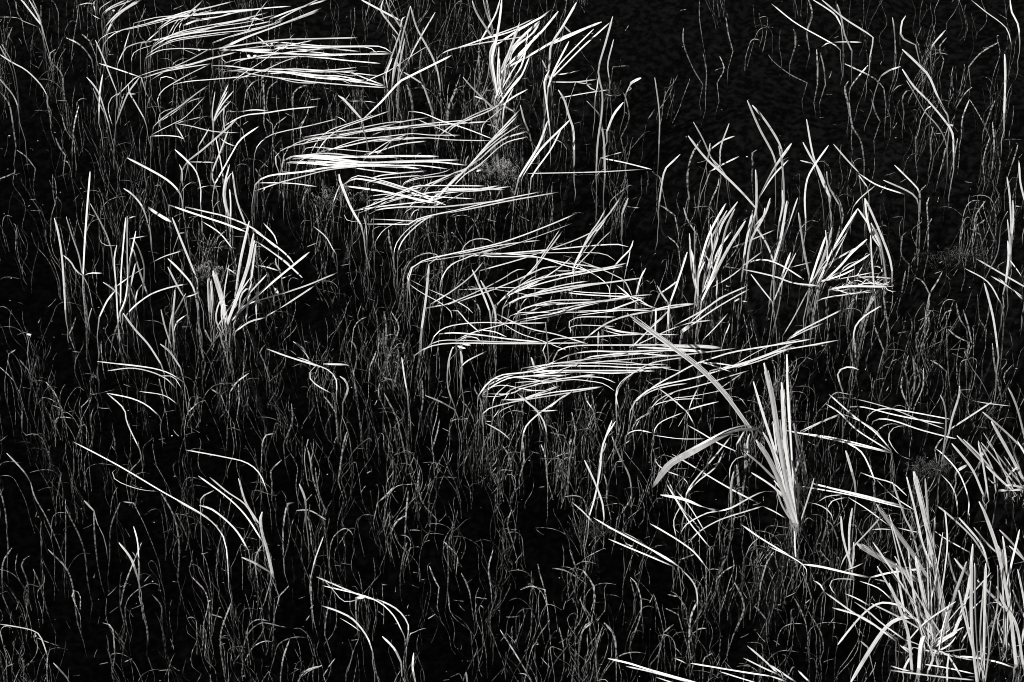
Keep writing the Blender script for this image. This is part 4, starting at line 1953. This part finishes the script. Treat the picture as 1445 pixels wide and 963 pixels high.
def tubes(stems, name, m, sides=3):
    V, F, U = [], [], []
    for si, (path, rad) in enumerate(stems):
        n = len(path)
        b = len(V)
        s = 0.0
        for i, p in enumerate(path):
            T = (path[min(i + 1, n - 1)] - path[max(i - 1, 0)]).normalized()
            A = T.cross(Vector((0.3, 1, 0.1))).normalized()
            B = T.cross(A)
            r = rad * (1.0 if i < n - 2 else 0.8 if i == n - 2 else 0.3)
            if i:
                s += (p - path[i - 1]).length
            for j in range(sides):
                a = 2 * math.pi * j / sides
                V.append(p + A * (r * math.cos(a)) + B * (r * math.sin(a)))
                U.append((si + 0.9 * j / sides, s))
        for i in range(n - 1):
            for j in range(sides):
                k = b + i * sides
                F.append((k + j, k + (j + 1) % sides, k + sides + (j + 1) % sides, k + sides + j))
    return mesh_object(name, V, F, m, None, U)

stems = []
clumps = []
while len(clumps) < 800:
    u, v = rng.uniform(-60, PW + 60), rng.uniform(-40, PH + 120)
    if rng.random() < density(u, v) ** 1.3:
        clumps.append((u, v))
for ci, (u, v) in enumerate(clumps):
    lone = ci > 610                                  # the rest are scattered single stems, the others bundles from one foot
    foot = on_level(u, v + 30, -rng.uniform(0.12, 0.36))
    lean0 = rng.gauss(0, 0.09)
    spread = rng.uniform(0.008, 0.03)
    fa = rng.uniform(20, 52)
    for k in range(1 if lone else rng.randint(3, 9)):
        H = rng.choice((rng.uniform(0.07, 0.2), rng.uniform(0.12, 0.36)))
        H = min(H, -foot.z - 0.008 + rng.uniform(-0.03, 0))
        lx = lean0 + rng.gauss(0, 0.12)
        ly = rng.gauss(0, 0.10)
        amp = rng.uniform(0.002, 0.011)
        f1, p1 = fa * rng.uniform(0.7, 1.4), rng.uniform(0, 6.3)
        f2, p2 = rng.uniform(60, 110), rng.uniform(0, 6.3)
        b = foot + Vector((rng.gauss(0, spread), rng.gauss(0, spread), rng.uniform(-0.03, 0.03)))
        path = []
        curl = rng.choice((0, 0, 0, 0, 0, 0, 1, -1)) * rng.uniform(0.02, 0.06)
        n = 17
        for i in range(n):
            t = i / (n - 1)
            z = b.z + H * (t if not curl else math.sin(t * 1.8) / math.sin(1.57))
            path.append(Vector((b.x + lx * H * t + amp * math.sin(f1 * H * t + p1) + 0.001 * math.sin(f2 * H * t + p2) + curl * t ** 3, b.y + ly * H * t + amp * math.sin(f1 * H * t + p2), min(z, -0.006))))
        stems.append((path, MPP * rng.choice((0.42, 0.5, 0.58, 0.7, 0.88))))
grass = tubes(stems, 'underwater_grass', M_SUB)
tag(grass, 'dim wavy thin grass growing below the surface of the black water', 'grass', None, 'stuff')

# short leaf scraps drifting just under the surface
scraps = []
for k in range(900):
    u, v = rng.uniform(-20, PW + 20), rng.uniform(-20, PH + 20)
    if rng.random() > 0.25 + 0.75 * density(u, v):
        continue
    a = rng.uniform(0, 6.3)
    L = MPP * rng.uniform(4, 17)
    c = on_level(u, v, -rng.uniform(0.008, 0.05))
    bow = rng.uniform(-0.3, 0.3)
    path = []
    for i in range(6):
        t = i / 5 - 0.5
        path.append(c + Vector((math.cos(a) * L * t - math.sin(a) * L * bow * (t * t), math.sin(a) * L * t + math.cos(a) * L * bow * (t * t), 0.008 * t)))
    scraps.append((path, MPP * rng.uniform(0.35, 0.8)))
o = tubes(scraps, 'drifting_leaf_scraps', M_SUB)
tag(o, 'scattered short leaf scraps drifting in the black water', 'leaf litter', None, 'stuff')

# pale specks of seed and duckweed on the surface
V, F, U = [], [], []
for k in range(420):
    u, v = rng.uniform(-20, PW + 20), rng.uniform(-20, PH + 20)
    c = on_level(u, v, 0.002 if rng.random() < 0.12 else -rng.uniform(0.01, 0.06))
    r = MPP * rng.choice((0.4, 0.5, 0.5, 0.6, 0.9))
    b = len(V)
    a0 = rng.uniform(0, 6)
    st = rng.uniform(1, 1.9)
    for z in (0, 1):
        for j in range(5):
            a = a0 + j * 1.2566
            V.append(c + Vector((r * st * math.cos(a), r * math.sin(a), z * r * 0.6)))
            U.append((0.2 * j, z * 0.01))
    F.append((b + 4, b + 3, b + 2, b + 1, b))
    F.append(tuple(b + 5 + j for j in range(5)))
    for j in range(5):
        F.append((b + j, b + (j + 1) % 5, b + 5 + (j + 1) % 5, b + 5 + j))
o = mesh_object('floating_specks', V, F, M_STEM, None, U, smooth=False)
tag(o, 'tiny pale specks of seed and duckweed scattered on the water', 'specks', None, 'stuff')

# ------------------------------------------------------------------ feathery weed tangles
def weed(u, v, ru, rv, n, label, dens_up=0.008, m=None):
    c = on_level(u, v, 0.0)
    st = []
    for k in range(int(n * 0.6)):
        a = rng.gauss(0.3, 0.7) + rng.choice((0, math.pi))
        q = math.sqrt(rng.random())
        if k % 26 == 0:                              # the tangle is a few smaller wads of unequal size
            wx, wy, ws = rng.gauss(0, 0.42) * ru * MPP, rng.gauss(0, 0.5) * rv * MPP, rng.uniform(0.25, 0.7)
        x, y = ru * MPP * q * math.cos(a), rv * MPP / math.sin(PITCH) * q * math.sin(a)
        d = Vector((math.cos(a) * ru, math.sin(a) * rv * 1.4, 0)).normalized()
        L = MPP * rng.uniform(0.15, 0.6) * ru * 0.8 * ws
        z = rng.uniform(-0.03, dens_up - 0.004)
        tw = rng.uniform(-2.2, 2.2)
        path = []
        for i in range(6):
            t = i / 5
            e = Vector((d.x * math.cos(tw * t) - d.y * math.sin(tw * t), d.x * math.sin(tw * t) + d.y * math.cos(tw * t), 0))
            path.append(Vector((wx + x * ws, wy + y * ws, z)) + e * (L * t) + Vector((rng.gauss(0, 0.0012), rng.gauss(0, 0.0012), 0.008 * math.sin(3 * t))))
        st.append((path, MPP * rng.choice((0.18, 0.22, 0.28, 0.42))))
    o = tubes(st, 'weed_tangle', M_FLUFF if m else M_FIBRE)
    o.location = c
    tag(o, label, 'water weed', 'feathery tangles of water weed')

for args in WEEDS:
    weed(*args)
